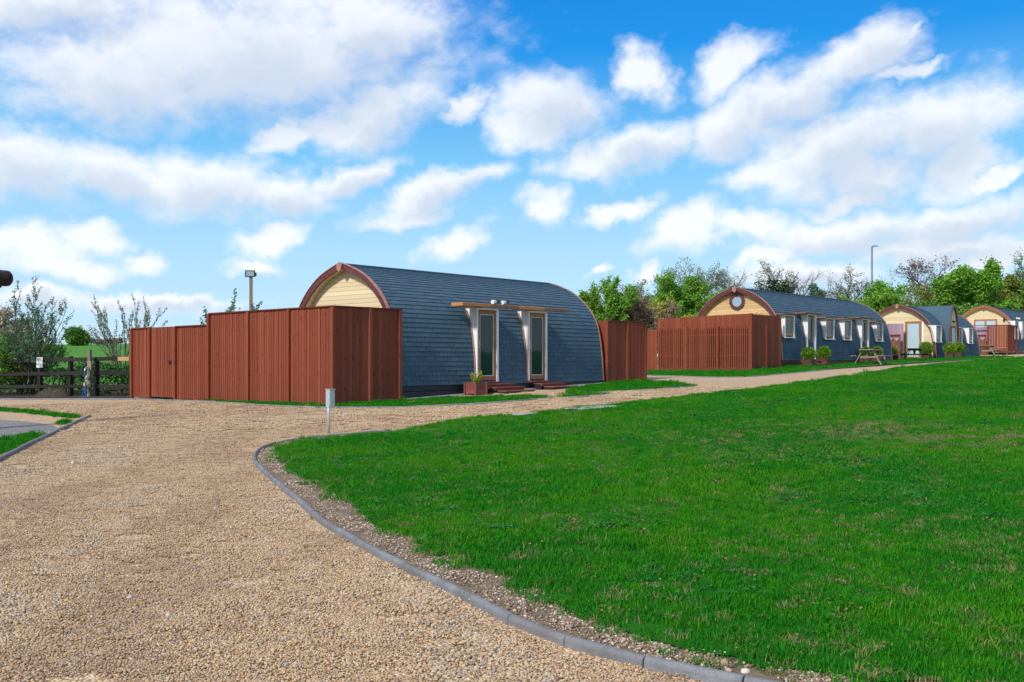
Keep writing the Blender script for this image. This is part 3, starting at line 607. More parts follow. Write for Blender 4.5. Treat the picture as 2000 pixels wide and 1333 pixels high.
P_ = np.concatenate(pl); scatter('gravel_stones', P_, gn(P_[:,0], P_[:,1]) + 0.002, np.concatenate(sc_), np.concatenate(pk), SP, 'loose golden gravel stones covering the drive', 'gravel', 3, 0.05)
p = sample(3.4, 16, 130); p = p[inside(p, LAWN)]; de = pdist(p, LAWN_KERB); k_ = (de > 0.10) & (de < 0.18 + 0.36 * vnoise(p, 1.6, 31)) & (rn.uniform(0, 1, len(p)) < 0.75); p = p[k_]
scatter('soil_stones', p, gn(p[:,0], p[:,1]) + 0.024, rn.uniform(0.6, 1.2, len(p)), np.where(rn.uniform(0, 1, len(p)) < 0.010, 6, 4 + rn.integers(0, 2, len(p))), SP, 'small brown stones lying on the soil beside the lawn edging', 'stones', 4, 0.05)
# ------------------------------------------------------------------ barrel cabins
RZ = math.atan2(U[1], U[0])
PR = np.array([(0,3.40),(.25,3.335),(.48,3.255),(.72,3.165),(.95,3.06),(1.27,2.86),(1.57,2.61),(1.80,2.36),(1.96,2.13),(2.09,1.86),(2.185,1.48),(2.245,1.10),(2.29,.72),(2.32,.28),(2.34,0.0)])
def smooth_prof():
    p = catmull([tuple(x) for x in PR], 3); return p
PS = smooth_prof()
def nrmls(P):
    t = np.gradient(P, axis=0); n = np.stack([-t[:,1], t[:,0]], -1); n /= np.linalg.norm(n, axis=1)[:, None]; n[n[:,0] + n[:,1] < 0] *= -1
    return n
def offs_prof(o, zmin=None):
    q = PS + nrmls(PS) * o; q[0, 0] = 0; q[0, 1] = PS[0, 1] + o * 1.04; q = q[q[:, 0] >= -1e-9]
    if zmin is not None: q = q[q[:, 1] >= zmin]
    return q
def b_at(z, o=0.0):
    q = offs_prof(o)[::-1]; return float(np.interp(z, q[:, 1], q[:, 0]))
def arch_poly(o, zb=0.0):
    q = offs_prof(o); q = q[q[:, 1] > zb]; qb = np.vstack([q, [[q[-1, 0] + (0.01 if zb < 0.1 else 0), zb]]])
    right = [(-p[0], p[1]) for p in qb]; left = [(p[0], p[1]) for p in qb[::-1]]     # local y = -b
    return right[1:][::-1] + [(0.0, float(q[0, 1]))] + left[:-1][::-1]
ARC = np.concatenate([[0], np.cumsum(np.linalg.norm(np.diff(PS[::-1], axis=0), axis=1))])   # from the foot up
PSU = PS[::-1]; NSU = nrmls(PS)[::-1]
def on_arc(t):
    return np.array([np.interp(t, ARC, PSU[:, 0]), np.interp(t, ARC, PSU[:, 1])]), np.array([np.interp(t, ARC, NSU[:, 0]), np.interp(t, ARC, NSU[:, 1])])
def tab_mesh(w, h, th=0.020):
    return MB().add([(-w/2,0,0.002),(w/2,0,0.002),(w/2,h,-0.004),(-w/2,h,-0.004),(-w/2,0,th),(w/2,0,th),(w/2,h,0.002),(-w/2,h,0.002)], [(0,1,5,4),(4,5,6,7),(1,2,6,5),(3,0,4,7)]).mesh('shingle', M['slate'])
ROW, TAB = 0.134, 0.318
def shingles(root, L, x0, n_single, seed, row=ROW, tab=TAB):
    r = random.Random(seed); items = []; nr = int(ARC[-1] / row)
    for i in range(nr + 1):
        x = x0 - (tab / 2 if i % 2 else 0) + r.uniform(-0.02, 0.02)
        while x < L:
            a, b = max(x, x0), min(x + tab, L)
            if b - a > 0.03: items.append((i, a, b))
            x += tab
    t_len = row * 1.18; full = []; singles = []
    def frame(i):
        p, n = on_arc(i * row); p2, n2 = on_arc(min(i * row + t_len, ARC[-1])); t = p2 - p; t /= np.linalg.norm(t); nn = np.array([t[1], -t[0]])
        if nn @ n < 0: nn = -nn
        return p, t, nn
    fr = [frame(i) for i in range(nr + 1)]
    if n_single:
        rx, ry = root.location.x, root.location.y
        sc = []
        for k, (i, a, b) in enumerate(items):
            p, t, nn = fr[i]; m = (a + b) / 2; w = np.array([rx, ry]) + U * m + V * p[0]
            face = max(0.0, float(-(nn[0] * (V @ w)) + nn[1] * (CAMZ - root.location.z - p[1]))) / np.linalg.norm(w)
            hidden = (m < 0.55)
            sc.append(((0 if hidden or (b - a) < tab * 0.95 else face / (w @ w)), k))
        sc.sort(reverse=True); chosen = set(k for _, k in sc[:n_single])
    else: chosen = set()
    me1 = tab_mesh(tab - 0.011, t_len) if chosen else None
    vs, fs = [], []
    for k, (i, a, b) in enumerate(items):
        p, t, nn = fr[i]; m = (a + b) / 2; lift = r.uniform(0, 0.004)
        if k in chosen:
            o = link('shingle', me1, root)
            o.matrix_local = Matrix(((1, 0, 0, m), (0, -t[0], -nn[0], -(p[0] + nn[0] * lift)), (0, t[1], nn[1], p[1] + nn[1] * lift), (0, 0, 0, 1)))
            continue
        h = min(t_len, ARC[-1] - i * row + 0.02); w = (b - a - 0.011) / 2; n0 = len(vs)
        for (dx, dh, dn) in ((-w,0,0.002),(w,0,0.002),(w,h,-0.004),(-w,h,-0.004),(-w,0,0.020),(w,0,0.020),(w,h,0.002),(-w,h,0.002)):
            q = p + t * dh + nn * (dn + lift); vs.append((m + dx, -q[0], q[1]))
        fs += [(n0+a_, n0+b_, n0+c_, n0+d_) for a_, b_, c_, d_ in ((0,1,5,4),(4,5,6,7),(1,2,6,5),(3,0,4,7))]
    o = link('shingle_courses', np_mesh('shingle_courses', vs, fs, 4, M['slate']), root); o['kind'] = 'stuff'
def ring(o1, o2, x0, x1, mat, name, root, zb=0.0, half=None):
    """curved strip between two offsets of the arch, drawn out from x0 to x1; half = +1/-1 for one side"""
    mb = MB(); sides = (1, -1) if half is None else (half,)
    for s in sides:
        A, B = offs_prof(o1), offs_prof(o2); n = 40
        def res(P):
            P = P[P[:, 1] >= zb]; d = np.concatenate([[0], np.cumsum(np.linalg.norm(np.diff(P, axis=0), axis=1))]); u = np.linspace(0, d[-1], n)
            return np.stack([np.interp(u, d, P[:, 0]), np.interp(u, d, P[:, 1])], -1)
        A, B = res(A), res(B); A[-1, 1] = B[-1, 1] = zb
        vs = []
        for x in (x0, x1):
            for P in (A, B):
                for p in P: vs.append((x, -s * p[0], p[1]))
        fs = []
        for i in range(n - 1):
            fs += [(i, i+1, n+i+1, n+i), (2*n+i, 3*n+i, 3*n+i+1, 2*n+i+1), (i, 2*n+i, 2*n+i+1, i+1), (n+i, n+i+1, 3*n+i+1, 3*n+i)]
        fs += [(0, n, 3*n, 2*n), (n-1, 3*n-1, 4*n-1, 2*n-1)]
        mb.add(vs, fs)
    return mb.build(name, mat, root)
def gable(root, mat, x, face, zb, boards=True, bh=0.122):
    wall = MB().prism(arch_poly(-0.11, zb), x, x + 0.08 * -face, 0).build('gable_wall', mat, root)
    if not boards: return wall
    z = zb; top = float(offs_prof(-0.125)[0, 1])
    while z < top - 0.02:
        z1 = min(z + bh - 0.007, top - 0.004); b0, b1 = b_at(z, -0.125), b_at(z1, -0.125)
        ys = [z + (z1 - z) * k / 3 for k in range(4)]
        poly = [(-b_at(q, -0.125), q) for q in ys] + [(b_at(q, -0.125), q) for q in ys[::-1]]
        MB().prism(poly, x + 0.002 * face, x + 0.02 * face, 0).build('gable_board', mat, root); z += bh
    return wall
BF = 2.40
def leaf_door(root, s0, s1, z0, z1, b, frame_mat, glass_mat, fw=0.10, name='door', hinge_right=True, handle=True):
    """glazed door or window standing in the plane b = const, facing the drive"""
    mb = MB()
    for (xa, xb, za, zb_) in ((s0, s0+fw, z0, z1), (s1-fw, s1, z0, z1), (s0+fw, s1-fw, z0, z0+fw*1.25), (s0+fw, s1-fw, z1-fw*1.15, z1)): mb.box(xa, xb, -b, -b+0.07, za, zb_)
    d = mb.build(name, frame_mat, root, bevel=0.006)
    a, c, e, f_ = s0+fw, s1-fw, z0+fw*1.25, z1-fw*1.15; w = 0.022
    sm = MB()
    for (xa, xb, za, zb_) in ((a, a+w, e, f_), (c-w, c, e, f_), (a+w, c-w, e, e+w), (a+w, c-w, f_-w, f_)): sm.box(xa, xb, -b+0.012, -b+0.05, za, zb_)
    sm.build('seal', M['seal'], d)
    MB().box(a+w, c-w, -b+0.025, -b+0.045, e+w, f_-w).build('pane', glass_mat, d)
    if handle:
        hx = s0 + fw*0.5; MB().box(hx-0.02, hx+0.02, -b-0.012, -b, z0+0.95, z0+1.15).tube([(hx, -b-0.01, z0+1.05), (hx, -b-0.05, z0+1.05), (hx+0.11, -b-0.05, z0+1.05)], 0.009, 6).build('handle', M['brass'], d)
        for hz_ in (0.2, 0.52, 0.86): MB().tube([(s1-0.02, -b-0.012, z0+(z1-z0)*hz_-0.05), (s1-0.02, -b-0.012, z0+(z1-z0)*hz_+0.05)], 0.012, 6).build('hinge', M['brass'], d)
    return d
def dormer(root, s0, s1, z0, z1, jamb=0.09, trim='barge_l', lid=True):
    zs = np.linspace(z0, z1, 9)
    def cheek(xa, xb):
        poly = [(-BF, z0), (-BF, z1)] + [(-(b_at(z) - 0.03), z) for z in zs[::-1]]
        return MB().prism(poly, xa, xb, 0).build('dormer_cheek', M['white'], root)
    cheek(s0 - 0.04, s0); cheek(s1, s1 + jamb)
    poly = [(-(b_at(z, 0.016)), z) for z in zs] + [(-(b_at(z, 0.05)), z) for z in zs[::-1]]
    MB().prism(poly, s0 - 0.085, s0 - 0.042, 0).build('cheek_trim', M[trim], root)
    MB().prism(poly, s1 + jamb + 0.002, s1 + jamb + 0.04, 0).build('cheek_trim', M[trim], root)
    if lid: MB().box(s0 - 0.04, s1 + jamb, -BF, -(b_at(z1) - 0.12), z1 + 0.002, z1 + 0.045).build('dormer_head', M['white'], root)
def cabin(name, A, floor, L, label, gable_mat, skirt_mat, n_skirt, n_single, seed, trim_front='barge', boards=True, group='barrel cabins in a row'):
    root = empty(name, (A[0], A[1], floor), RZ, label, 'cabin')
    ring(-0.012, -0.12, 0.06, L - 0.06, M['slate'], 'roof_shell', root)
    ring(-0.122, -0.135, 0.06, 0.27, gable_mat, 'soffit', root)
    shingles(root, L - 0.05, 0.08, n_single, seed)
    ring(0.03, -0.135, 0.0, 0.05, M[trim_front], 'barge_board', root, -0.02, 1); ring(0.03, -0.135, 0.0, 0.05, M[trim_front], 'barge_board', root, -0.02, -1)
    ring(0.052, 0.031, -0.02, 0.075, M['barge_l'], 'edge_trim', root, 0.0)
    ring(0.035, -0.14, L - 0.05, L, M['barge_l'], 'barge_board', root, 0.0, 1); ring(0.035, -0.14, L - 0.05, L, M['barge_l'], 'barge_board', root, 0.0, -1)
    top = PS[0, 1]
    MB().prism([(-0.12, top-0.02), (-0.07, top+0.035), (0, top+0.065), (0.07, top+0.035), (0.12, top-0.02), (0.09, top-0.16), (0, top-0.235), (-0.09, top-0.16)], -0.055, -0.002, 0).build('finial', M['barge_l'] if trim_front == 'barge' else M['cedar_v'], root, bevel=0.01)
    gable(root, gable_mat, 0.28, -1, -0.02, boards); gable(root, gable_mat, L - 0.3, 1, -0.02, False)
    MB().tube([(0.05, 0, top + 0.012), (L - 0.03, 0, top + 0.012)], 0.028, 6).build('ridge_cap', M['slate'], root)
    for k in range(n_skirt):
        MB().box(0.09 + 0.004 * k, L - 0.09, -2.33 + 0.003 * k, -2.29, -0.16 * (k + 1) + 0.008, -0.16 * k - 0.004).build('skirt_board', skirt_mat, root)
        MB().box(0.09, L - 0.09, 2.29, 2.33 - 0.003 * k, -0.16 * (k + 1) + 0.008, -0.16 * k - 0.004).build('skirt_board', skirt_mat, root)
    return root
def wpt(root, x, b):   # cabin coordinates to plan position
    return np.array([root.location.x, root.location.y]) + U * x + V * b
def sx(root, px, b=BF):
    P = np.array([root.location.x, root.location.y]) + V * b; t = (px - CX) / F
    return (P[1] * t - P[0]) / (U[0] - U[1] * t)

c1 = cabin('barrel_cabin', (-4.851, 26.74), CAMZ - 0.697, 9.33, 'blue grey shingled barrel cabin with two glazed doors under one long timber canopy', M['cream'], M['navy'], 3, 300, 1)
for a, b in ((3.125, 3.914), (5.42, 6.18)):
    dormer(c1, a, b, 0.06, 2.16); leaf_door(c1, a, b, 0.10, 2.15, BF - 0.02, M['cedar_v'], M['glass'])
    MB().box(a - 0.05, b + 0.1, -BF - 0.10, -BF + 0.08, 0.015, 0.058).build('door_sill', M['deckred'], c1)
xs_ = [2.32, 3.50, 4.78, 5.96, 7.2]
for k in range(4): MB().box(xs_[k], xs_[k+1] - 0.006, -BF - 0.16, -BF + 0.3 if k % 2 == 0 else -BF + 0.02, 2.235 - 0.003 * (k % 2), 2.33 - 0.006 * (k % 2)).build('canopy_beam', M['cedar'] if k % 2 == 0 else M['cedar_d'], c1, bevel=0.006)  # lit and shaded stretches of the canopy put into alternating beam colours
for px in (969, 988):
    s = sx(c1, px, BF + 0.1); l = MB().tube([(s - 0.03, -BF - 0.10, 2.405), (s - 0.19, -BF - 0.13, 2.395)], [0.052, 0.06], 12).build('spotlight', M['whiteplastic'], c1, smooth=False)
    MB().tube([(s + 0.16, -BF - 0.06, 2.44), (s - 0.028, -BF - 0.10, 2.405)], [0.05, 0.06], 12).box(s - 0.02, s + 0.02, -BF - 0.05, -BF - 0.01, 2.345, 2.4).build('lamp_body', M['black'], l)
MB().tube([(0.24 , -1.62 + 0.09 * math.cos(t), 2.28 + 0.12 * math.sin(t)) for t in np.linspace(-0.5, 3.6, 14)], 0.006, 5).build('cable_loop', M['black'], c1)
p0, p1 = wpt(c1, 0.3, 2.42), wpt(c1, 9.4, 2.42)
slab = MB().bar((0, 0, 0), (p1[0]-p0[0], p1[1]-p0[1], g(*p1) - g(*p0)), 0.20, 0.10).build('foundation_strip', M['concrete'], None, (p0[0], p0[1], g(*p0) - 0.005)); tag(slab, 'pale concrete footing along the base of the nearest cabin', 'footing')

c2 = cabin('barrel_cabin', (10.46, 44.5), CAMZ - 0.01, 13.7, 'long barrel cabin with a round porthole in its pine gable', M['pine'], M['brownboard'], 3, 0, 2)
for a, b, door in ((1534.4, 1551, 0), (1578.3, 1593, 1), (1614, 1628.5, 0), (1650, 1662.5, 0), (1684, 1696.5, 1), (1713.4, 1724, 0)):
    a, b = sx(c2, a), sx(c2, b)
    if door:
        dormer(c2, a, b, 0.04, 2.14); leaf_door(c2, a, b, 0.06, 2.13, BF - 0.10, M['cedar_v'], M['glass'], 0.09)
        MB().box(a - 0.5, b + 0.55, -BF - 0.10, -1.75, 2.20, 2.255).build('canopy_board', M['cedar_d'], c2)
    else:
        dormer(c2, a, b, 1.06, 2.02); leaf_door(c2, a, b, 1.10, 2.01, BF - 0.04, M['cedar_v'], M['glass'], 0.07, 'window', handle=False)
        MB().box(a - 0.07, b + 0.12, -BF - 0.04, -BF + 0.06, 1.015, 1.058).build('window_sill', M['white'], c2)
        MB().box(a - 0.25, b + 0.30, -BF - 0.07, -1.85, 2.072, 2.12).build('canopy_board', M['cedar_d'], c2)
pm = MB(); n = 28
for i in range(n):
    a0, a1 = 2*math.pi*i/n, 2*math.pi*(i+1)/n
    q = [(r_*math.cos(a), r_*math.sin(a)) for a in (a0, a1) for r_ in (0.25, 0.40)]
    pm.add([(x, q[k][0], 2.83 - 0.06 + q[k][1]) for x in (0.20, 0.255) for k in (0, 1, 3, 2)], [(0,1,2,3),(7,6,5,4),(0,4,5,1),(1,5,6,2),(2,6,7,3),(3,7,4,0)])
ph = pm.build('porthole', M['barge'], c2)
MB().prism([(0.26*math.cos(2*math.pi*i/n), 2.77 + 0.26*math.sin(2*math.pi*i/n)) for i in range(n)], 0.225, 0.245, 0).build('pane', M['porthole'], ph)

c3 = cabin('barrel_cabin', (24.4, 60.0), CAMZ + 0.074, 9.2, 'barrel cabin with a frosted glass gable door and an arched side entrance', M['cream'], M['navy'], 1, 0, 3, boards=True)
# gable door (in the gable plane, offset towards the drive)
d = MB()
for (ya, yb, za, zb_) in ((-0.42, -0.56, 0.02, 2.36), (-1.27, -1.41, 0.02, 2.36), (-0.56, -1.27, 2.22, 2.36), (-0.56, -1.27, 0.02, 0.12)): d.box(0.18, 0.255, yb, ya, za, zb_)
d = d.build('door', M['cedar_v'], c3); MB().box(0.20, 0.24, -1.265, -0.565, 0.13, 2.215).build('pane', M['frost'], d); MB().tube([(0.15, -1.30, 0.95), (0.15, -1.30, 1.25)], 0.02, 6).build('handle', M['steel'], d)
MB().box(0.2, 0.255, -1.56, -1.43, 0.0, 2.36).build('door_trim', M['white'], c3)
for a, b in ((sx(c3, 1829), sx(c3, 1838.5)), (sx(c3, 1872), sx(c3, 1879)), (sx(c3, 1893), sx(c3, 1900))):
    dormer(c3, a, b, 1.06, 2.02); leaf_door(c3, a, b, 1.10, 2.01, BF - 0.04, M['cedar_v'], M['glass'], 0.08, 'window', handle=False)
    MB().box(a - 0.07, b + 0.12, -BF - 0.04, -BF + 0.06, 1.015, 1.058).build('window_sill', M['white'], c3)
# the cross arch with its own narrow gable
cs, cw = 3.15, 0.98
ap = [(cw * p[0] / 2.34, p[1] + 0.02 if p[1] > 0.1 else p[1]) for p in PS]
def cross_poly(off):
    k = (cw + off) / cw
    pts = [(cs + p[0] * k, p[1] + off) for p in ap[::-1]] + [(cs - p[0] * k, p[1] + off) for p in ap[1:]]; return pts
mb = MB(); P1 = cross_poly(0.0); P0 = cross_poly(-0.08); nP = len(P1)
mb.add([(p[0], -2.42, p[1]) for p in P1] + [(p[0], 0.0, p[1]) for p in P1], [(i, i+1, nP+i+1, nP+i) for i in range(nP - 1)]); mb.build('cross_roof', M['slate'], c3)
mb = MB(); PO = cross_poly(0.03); mb.add([(p[0], y, p[1]) for y in (-2.50, -2.42) for p in PO] + [(p[0], y, p[1]) for y in (-2.50, -2.42) for p in P0],
    [(i, i+1, 2*nP+i+1, 2*nP+i) for i in range(nP-1)] + [(i, nP+i, nP+i+1, i+1) for i in range(nP-1)] + [(2*nP+i, 2*nP+i+1, 3*nP+i+1, 3*nP+i) for i in range(nP-1)] + [(nP+i, 3*nP+i, 3*nP+i+1, nP+i+1) for i in range(nP-1)]); mb.build('cross_barge_board', M['barge'], c3)
MB().prism(P0, -2.40, -2.36, 1).build('cross_gable', M['cream'], c3)
leaf_door(c3, cs - 0.45, cs + 0.45, 0.05, 2.1, 2.44, M['cedar_v'], M['frost'], 0.1)
MB().box(cs - 0.1, cs + 0.1, -2.52, -2.41, 2.32, 2.44).build('wall_lamp', M['black'], c3)

c4 = cabin('barrel_cabin', (36.7, 73.8), CAMZ + 0.83, 12.0, 'barrel cabin behind a heart gate with two lamps on its cream gable', M['cream'], M['brownboard'], 4, 0, 4, trim_front='cedar_v')
d = MB()
for (ya, yb, za, zb_) in ((0.62, 0.72, 0, 2.35), (-0.95, -0.85, 0, 2.35), (-0.85, 0.62, 2.23, 2.35), (-0.17, -0.06, 0, 2.23), (-0.85, 0.62, 0, 0.1)): d.box(0.18, 0.255, ya, yb, za, zb_)
d = d.build('door', M['cedar_v'], c4)
for ya, yb in ((-0.84, -0.18), (-0.05, 0.61)): MB().box(0.20, 0.24, ya, yb, 0.11, 2.22).build('pane', M['frost'], d)
for y in (1.25, -1.45): MB().box(0.13, 0.26, y - 0.07, y + 0.07, 2.16, 2.26).tube([(0.17, y, 2.26), (0.17, y, 2.42)], [0.07, 0.045], 8).build('wall_lamp', M['black'], c4)
for pxa, pxb in ((1983, 1989), (1997, 2004)):
    a, b = sx(c4, pxa), sx(c4, pxb); dormer(c4, a, b, 0.75, 2.1); leaf_door(c4, a, b, 0.8, 2.09, BF - 0.04, M['cedar_v'], M['glass'], 0.07, 'window', handle=False)
a = sx(c4, 1986)
for k in (-0.25, 0.35):
    l = MB().tube([(a + k, -BF - 0.05, 2.36), (a + k - 0.13, -BF - 0.12, 2.33)], [0.06, 0.07], 10).build('spotlight', M['whiteplastic'], c4)
    MB().tube([(a + k, -BF - 0.05, 2.36), (a + k + 0.1, -BF, 2.42)], 0.055, 10).bar((a + k, -BF, 2.14), (a + k, -BF, 2.4), 0.03, 0.03).build('lamp_body', M['black'], l)

# ------------------------------------------------------------------ board fences
def board_me(w, h, key={}):
    k = (round(w, 3), round(h / 0.04) * 0.04)
    if k not in key:
        h_ = k[1]; key[k] = MB().add([(-w/2,0.0,0),(w/2,-0.013,0),(w/2,0.003,0),(-w/2,0.012,0),(-w/2,0.0,h_),(w/2,-0.013,h_),(w/2,0.003,h_),(-w/2,0.012,h_)],
            [(0,3,2,1),(4,5,6,7),(0,1,5,4),(1,2,6,5),(2,3,7,6),(3,0,4,7)]).mesh('board', M['fence'])
    return key[k]
def run(root, p, q, ztop, zbot=None, bw=0.112, gap=0.004, seed=0, mat=None, name='board', jit=0.004, out=1):
    """close boards from p to q; the outer face is on the right-hand side of p->q times out"""
    p, q = np.asarray(p, float), np.asarray(q, float); L = np.linalg.norm(q - p); d = (q - p) / L; n = max(1, int(round(L / bw))); w = L / n; r = random.Random(seed)
    ang = math.atan2(d[1], d[0]) + (0 if out > 0 else math.pi)
    for i in range(n):
        c = p + d * w * (i + 0.5); zb = (g(*c) + 0.02 if zbot is None else zbot(c) if callable(zbot) else zbot); zt = ztop(c) if callable(ztop) else ztop
        me = board_me(w - gap if gap > 0.006 else w + 0.013, zt - zb); o = link(name, me, root, (c[0] - root.location.x + r.uniform(-0.001, 0.001), c[1] - root.location.y, zt - me.vertices[4].co.z - root.location.z + r.uniform(-jit, jit)), (r.uniform(-0.003, 0.003), r.uniform(-0.0015, 0.0015), ang))
        if mat: o.material_slots[0].link = 'OBJECT'; o.material_slots[0].material = mat
def post(root, p, ztop, w=0.10, name='post', mat='fence', d=(1, 0), zb=None):
    zb = g(*p) - 0.1 if zb is None else zb
    return MB().box(-w/2, w/2, -w/2, w/2, 0, ztop - zb).build(name, M[mat], root, (p[0] - root.location.x, p[1] - root.location.y, zb - root.location.z), (0, 0, math.atan2(d[1], d[0])), bevel=0.006)
def rail(root, p, q, z, w, h, name='rail', mat='fence_h', z2=None):
    p, q = np.asarray(p, float), np.asarray(q, float); L = float(np.linalg.norm(q - p)); z2 = z if z2 is None else z2
    return MB().box(0, L, -w/2, w/2, -h/2, h/2).build(name, M[mat], root, (p[0] - root.location.x, p[1] - root.location.y, z - root.location.z), (0, -math.atan2(z2 - z, L), math.atan2(q[1] - p[1], q[0] - p[0])), bevel=0.004)
HI, LO = CAMZ + 1.345, CAMZ + 1.015
CO = np.array([-4.474, 23.65]) + V * 0.07 - U * 0.05
f1 = empty('board_fence', (CO[0], CO[1], g(*CO)), 0, 'tall red brown board fence wrapped round the gable end of the nearest cabin', 'fence')
fp = lambda d: CO - V * d
DP = [0, 1.82, 3.71, 5.745, 7.64, 9.21, 10.39]
for k, (a, b) in enumerate(zip(DP[:-1], DP[1:])):
    if k == 4: continue
    run(f1, fp(b - 0.05), fp(a + 0.05), (HI if b < 6 else LO) - 0.012, seed=k)
    rail(f1, fp(b), fp(a), (HI if b < 6 else LO) - 0.005, 0.11, 0.035, 'cap_rail')
    for zr in (0.45, 1.25, 2.0): rail(f1, fp(b) + U * 0.06, fp(a) + U * 0.06, g(*fp(a)) + zr, 0.05, 0.08, 'back_rail')
for d_ in DP: post(f1, fp(d_) - U * (0.025 if d_ else 0.0), (HI if d_ < 6 else LO) - 0.024, 0.10, d=U)
SD = CO + U * 2.20
MID = CO + U * 1.17
run(f1, CO + U * 0.05, MID - U * 0.05, HI - 0.012, seed=21); run(f1, MID + U * 0.05, SD - U * 0.05, HI - 0.012, seed=22)
rail(f1, CO, SD + U * 0.05, HI - 0.004, 0.112, 0.036, 'cap_rail'); post(f1, MID + V * 0.02, HI - 0.024, d=U); post(f1, SD + V * 0.005, HI - 0.024, d=U)
gt = empty('garden_gate', (*fp(9.16), g(*fp(9.16))), 0, 'red brown board gate with a dark ring latch set in the tall fence', 'gate')
run(gt, fp(9.15), fp(7.70), LO + 0.0, lambda c: g(*c) + 0.07, seed=30)
for zr in (0.4, 1.9): rail(gt, fp(9.15) + U * 0.04, fp(7.70) + U * 0.04, g(*fp(8)) + zr, 0.04, 0.1, 'ledge')
lp = fp(7.98) - U * 0.03; MB().tube([(-0.06 * V[0] * math.cos(t), -0.06 * V[1] * math.cos(t), 0.06 * math.sin(t)) for t in np.linspace(0, 6.283, 13)], 0.012, 6).box(-0.03, 0.03, -0.03, 0.03, -0.04, 0.04).build('latch', M['black'], gt, (lp[0] - gt.location.x, lp[1] - gt.location.y, 1.15))
E1 = wpt(c1, 9.52, 2.36); E2 = np.array(at(1254, 700, 33.9)[:2])
E2 = E1 + U * 2.30
f2 = empty('board_fence', (E1[0], E1[1], g(*E1)), 0, 'red brown board fence joining the far end of the nearest cabin', 'fence')
EM = (E1 + E2) / 2
run(f2, E1 + U * 0.05, EM - U * 0.02, HI - 0.012, seed=41); run(f2, EM + U * 0.05, E2 - U * 0.03, HI - 0.012, seed=42); rail(f2, E1, E2 + U * 0.03, HI - 0.005, 0.11, 0.035, 'cap_rail')
run(f2, E1 - V * 1.5, E1 - V * 0.03, HI - 0.012, seed=43, bw=0.11); post(f2, E1, HI - 0.024, d=U); post(f2, EM + V * 0.015, HI - 0.024, d=U); post(f2, E2, HI - 0.024, d=U)
run(f2, E2 - V * 1.9, E2 - V * 0.03, HI - 0.012, seed=44, out=-1)
rail(f2, E1 - V * 1.5 - U * 0.02, E1 - V * 0.1 - U * 0.02, CAMZ - 0.28, 0.05, 0.07, 'rail')
# paling fence of the long cabin
C2 = wpt(c2, -2.9, 2.36); T2 = CAMZ + 2.0
f3 = empty('paling_fence', (C2[0], C2[1], g(*C2)), 0, 'red brown paling fence with spaced slats in front of the porthole gable', 'fence')
q2 = lambda d: C2 - V * d
run(f3, q2(4.75), q2(0.05), lambda c: CAMZ + 1.46, lambda c: g(*c) + 0.12, 0.105, 0.030, 51, name='paling', jit=0.012)
for (a, b) in ((4.75, 0.03),): run(f3, q2(a) + U * 0.03, q2(b) + U * 0.03, lambda c: T2 - 0.02 * float((C2 - c) @ V), CAMZ + 1.36, 0.118, 0.003, 52, name='upper_board')
run(f3, q2(5.75), q2(4.78), lambda c: CAMZ + 1.42 - 0.13 * (float((C2 - c) @ V) - 4.75), lambda c: g(*c) + 0.02, 0.11, 0.004, 53, name='paling')
for a, b in ((4.75, 3.2), (3.2, 1.6), (1.6, 0.0)):
    rail(f3, q2(a - 0.05), q2(b + 0.05), g(*q2(a)) + 0.06, 0.04, 0.20, 'gravel_board', z2=g(*q2(b)) + 0.06)
    rail(f3, q2(a) + U * 0.045, q2(b) + U * 0.045, CAMZ + 0.2, 0.04, 0.09, 'rail'); rail(f3, q2(a) + U * 0.045, q2(b) + U * 0.045, CAMZ + 1.1, 0.04, 0.09, 'rail')
MB().bar((0, 0, 0), tuple((q2(4.75) - q2(0.05)).tolist()) + (0,), 0.008, 1.9).build('back_sheet', M['blackwood'], f3, (*(q2(0.05) + U * 0.09 - C2), 0.95))
for d_ in (3.2, 1.6): post(f3, q2(d_) - U * 0.03, CAMZ + 1.5, 0.1, d=U)
post(f3, C2, T2 + 0.01, 0.12, d=U); S2 = C2 + U * 2.72
run(f3, C2 + U * 0.07, S2, T2 - 0.02, lambda c: g(*c) + 0.16, 0.108, 0.004, 54, name='paling'); rail(f3, C2 + U * 0.05, S2, g(*C2) + 0.07, 0.04, 0.2, 'gravel_board', z2=g(*S2) + 0.07); post(f3, S2, T2 - 0.1, 0.1, d=U); post(f3, C2 + U * 1.36 + V * 0.025, T2 - 0.5, 0.08, d=U)
# gate with hearts, lilac boards behind it, between the second and third cabins
def heart(s): return [(s * 0.062 * 16 * math.sin(t)**3, s * 0.062 * (13*math.cos(t) - 5*math.cos(2*t) - 2*math.cos(3*t) - math.cos(4*t))) for t in np.linspace(0, 2*math.pi, 22)[:-1]]
def heart_gate(A_, d0, d1, back, zt, zl, lab_g, lab_f, seed, grow=0.0):
    P = lambda d: A_ - U * back + V * d
    a, b = P(d0), P(d1); zg = g(*a)
    ga = empty('garden_gate', (a[0], a[1], zg), 0, lab_g, 'gate')
    run(ga, a, b, zg + zt, zg + 0.05, 0.12, 0.003, seed, M['gate2'])
    rail(ga, a - U * 0.03, b - U * 0.03, zg + zt - 0.04, 0.04, 0.08, 'ledge'); rail(ga, a - U * 0.03, b - U * 0.03, zg + 0.5, 0.03, 0.08, 'ledge')
    for k in (0.28, 0.75):
        c = a + (b - a) * k - U * 0.035; MB().prism(heart(0.16), -0.012, 0.0, 0).build('heart', M['lilac'], ga, (c[0] - a[0], c[1] - a[1], zt - 0.28), (0, 0, RZ))
    lf = empty('lilac_screen', (a[0], a[1], zg), 0, lab_f, 'screen')
    run(lf, P(d0 - grow) + U * 0.5, P(d1) + U * 0.5, zg + zl, zg + 0.02, 0.13, 0.003, seed + 1, M['lilac'])
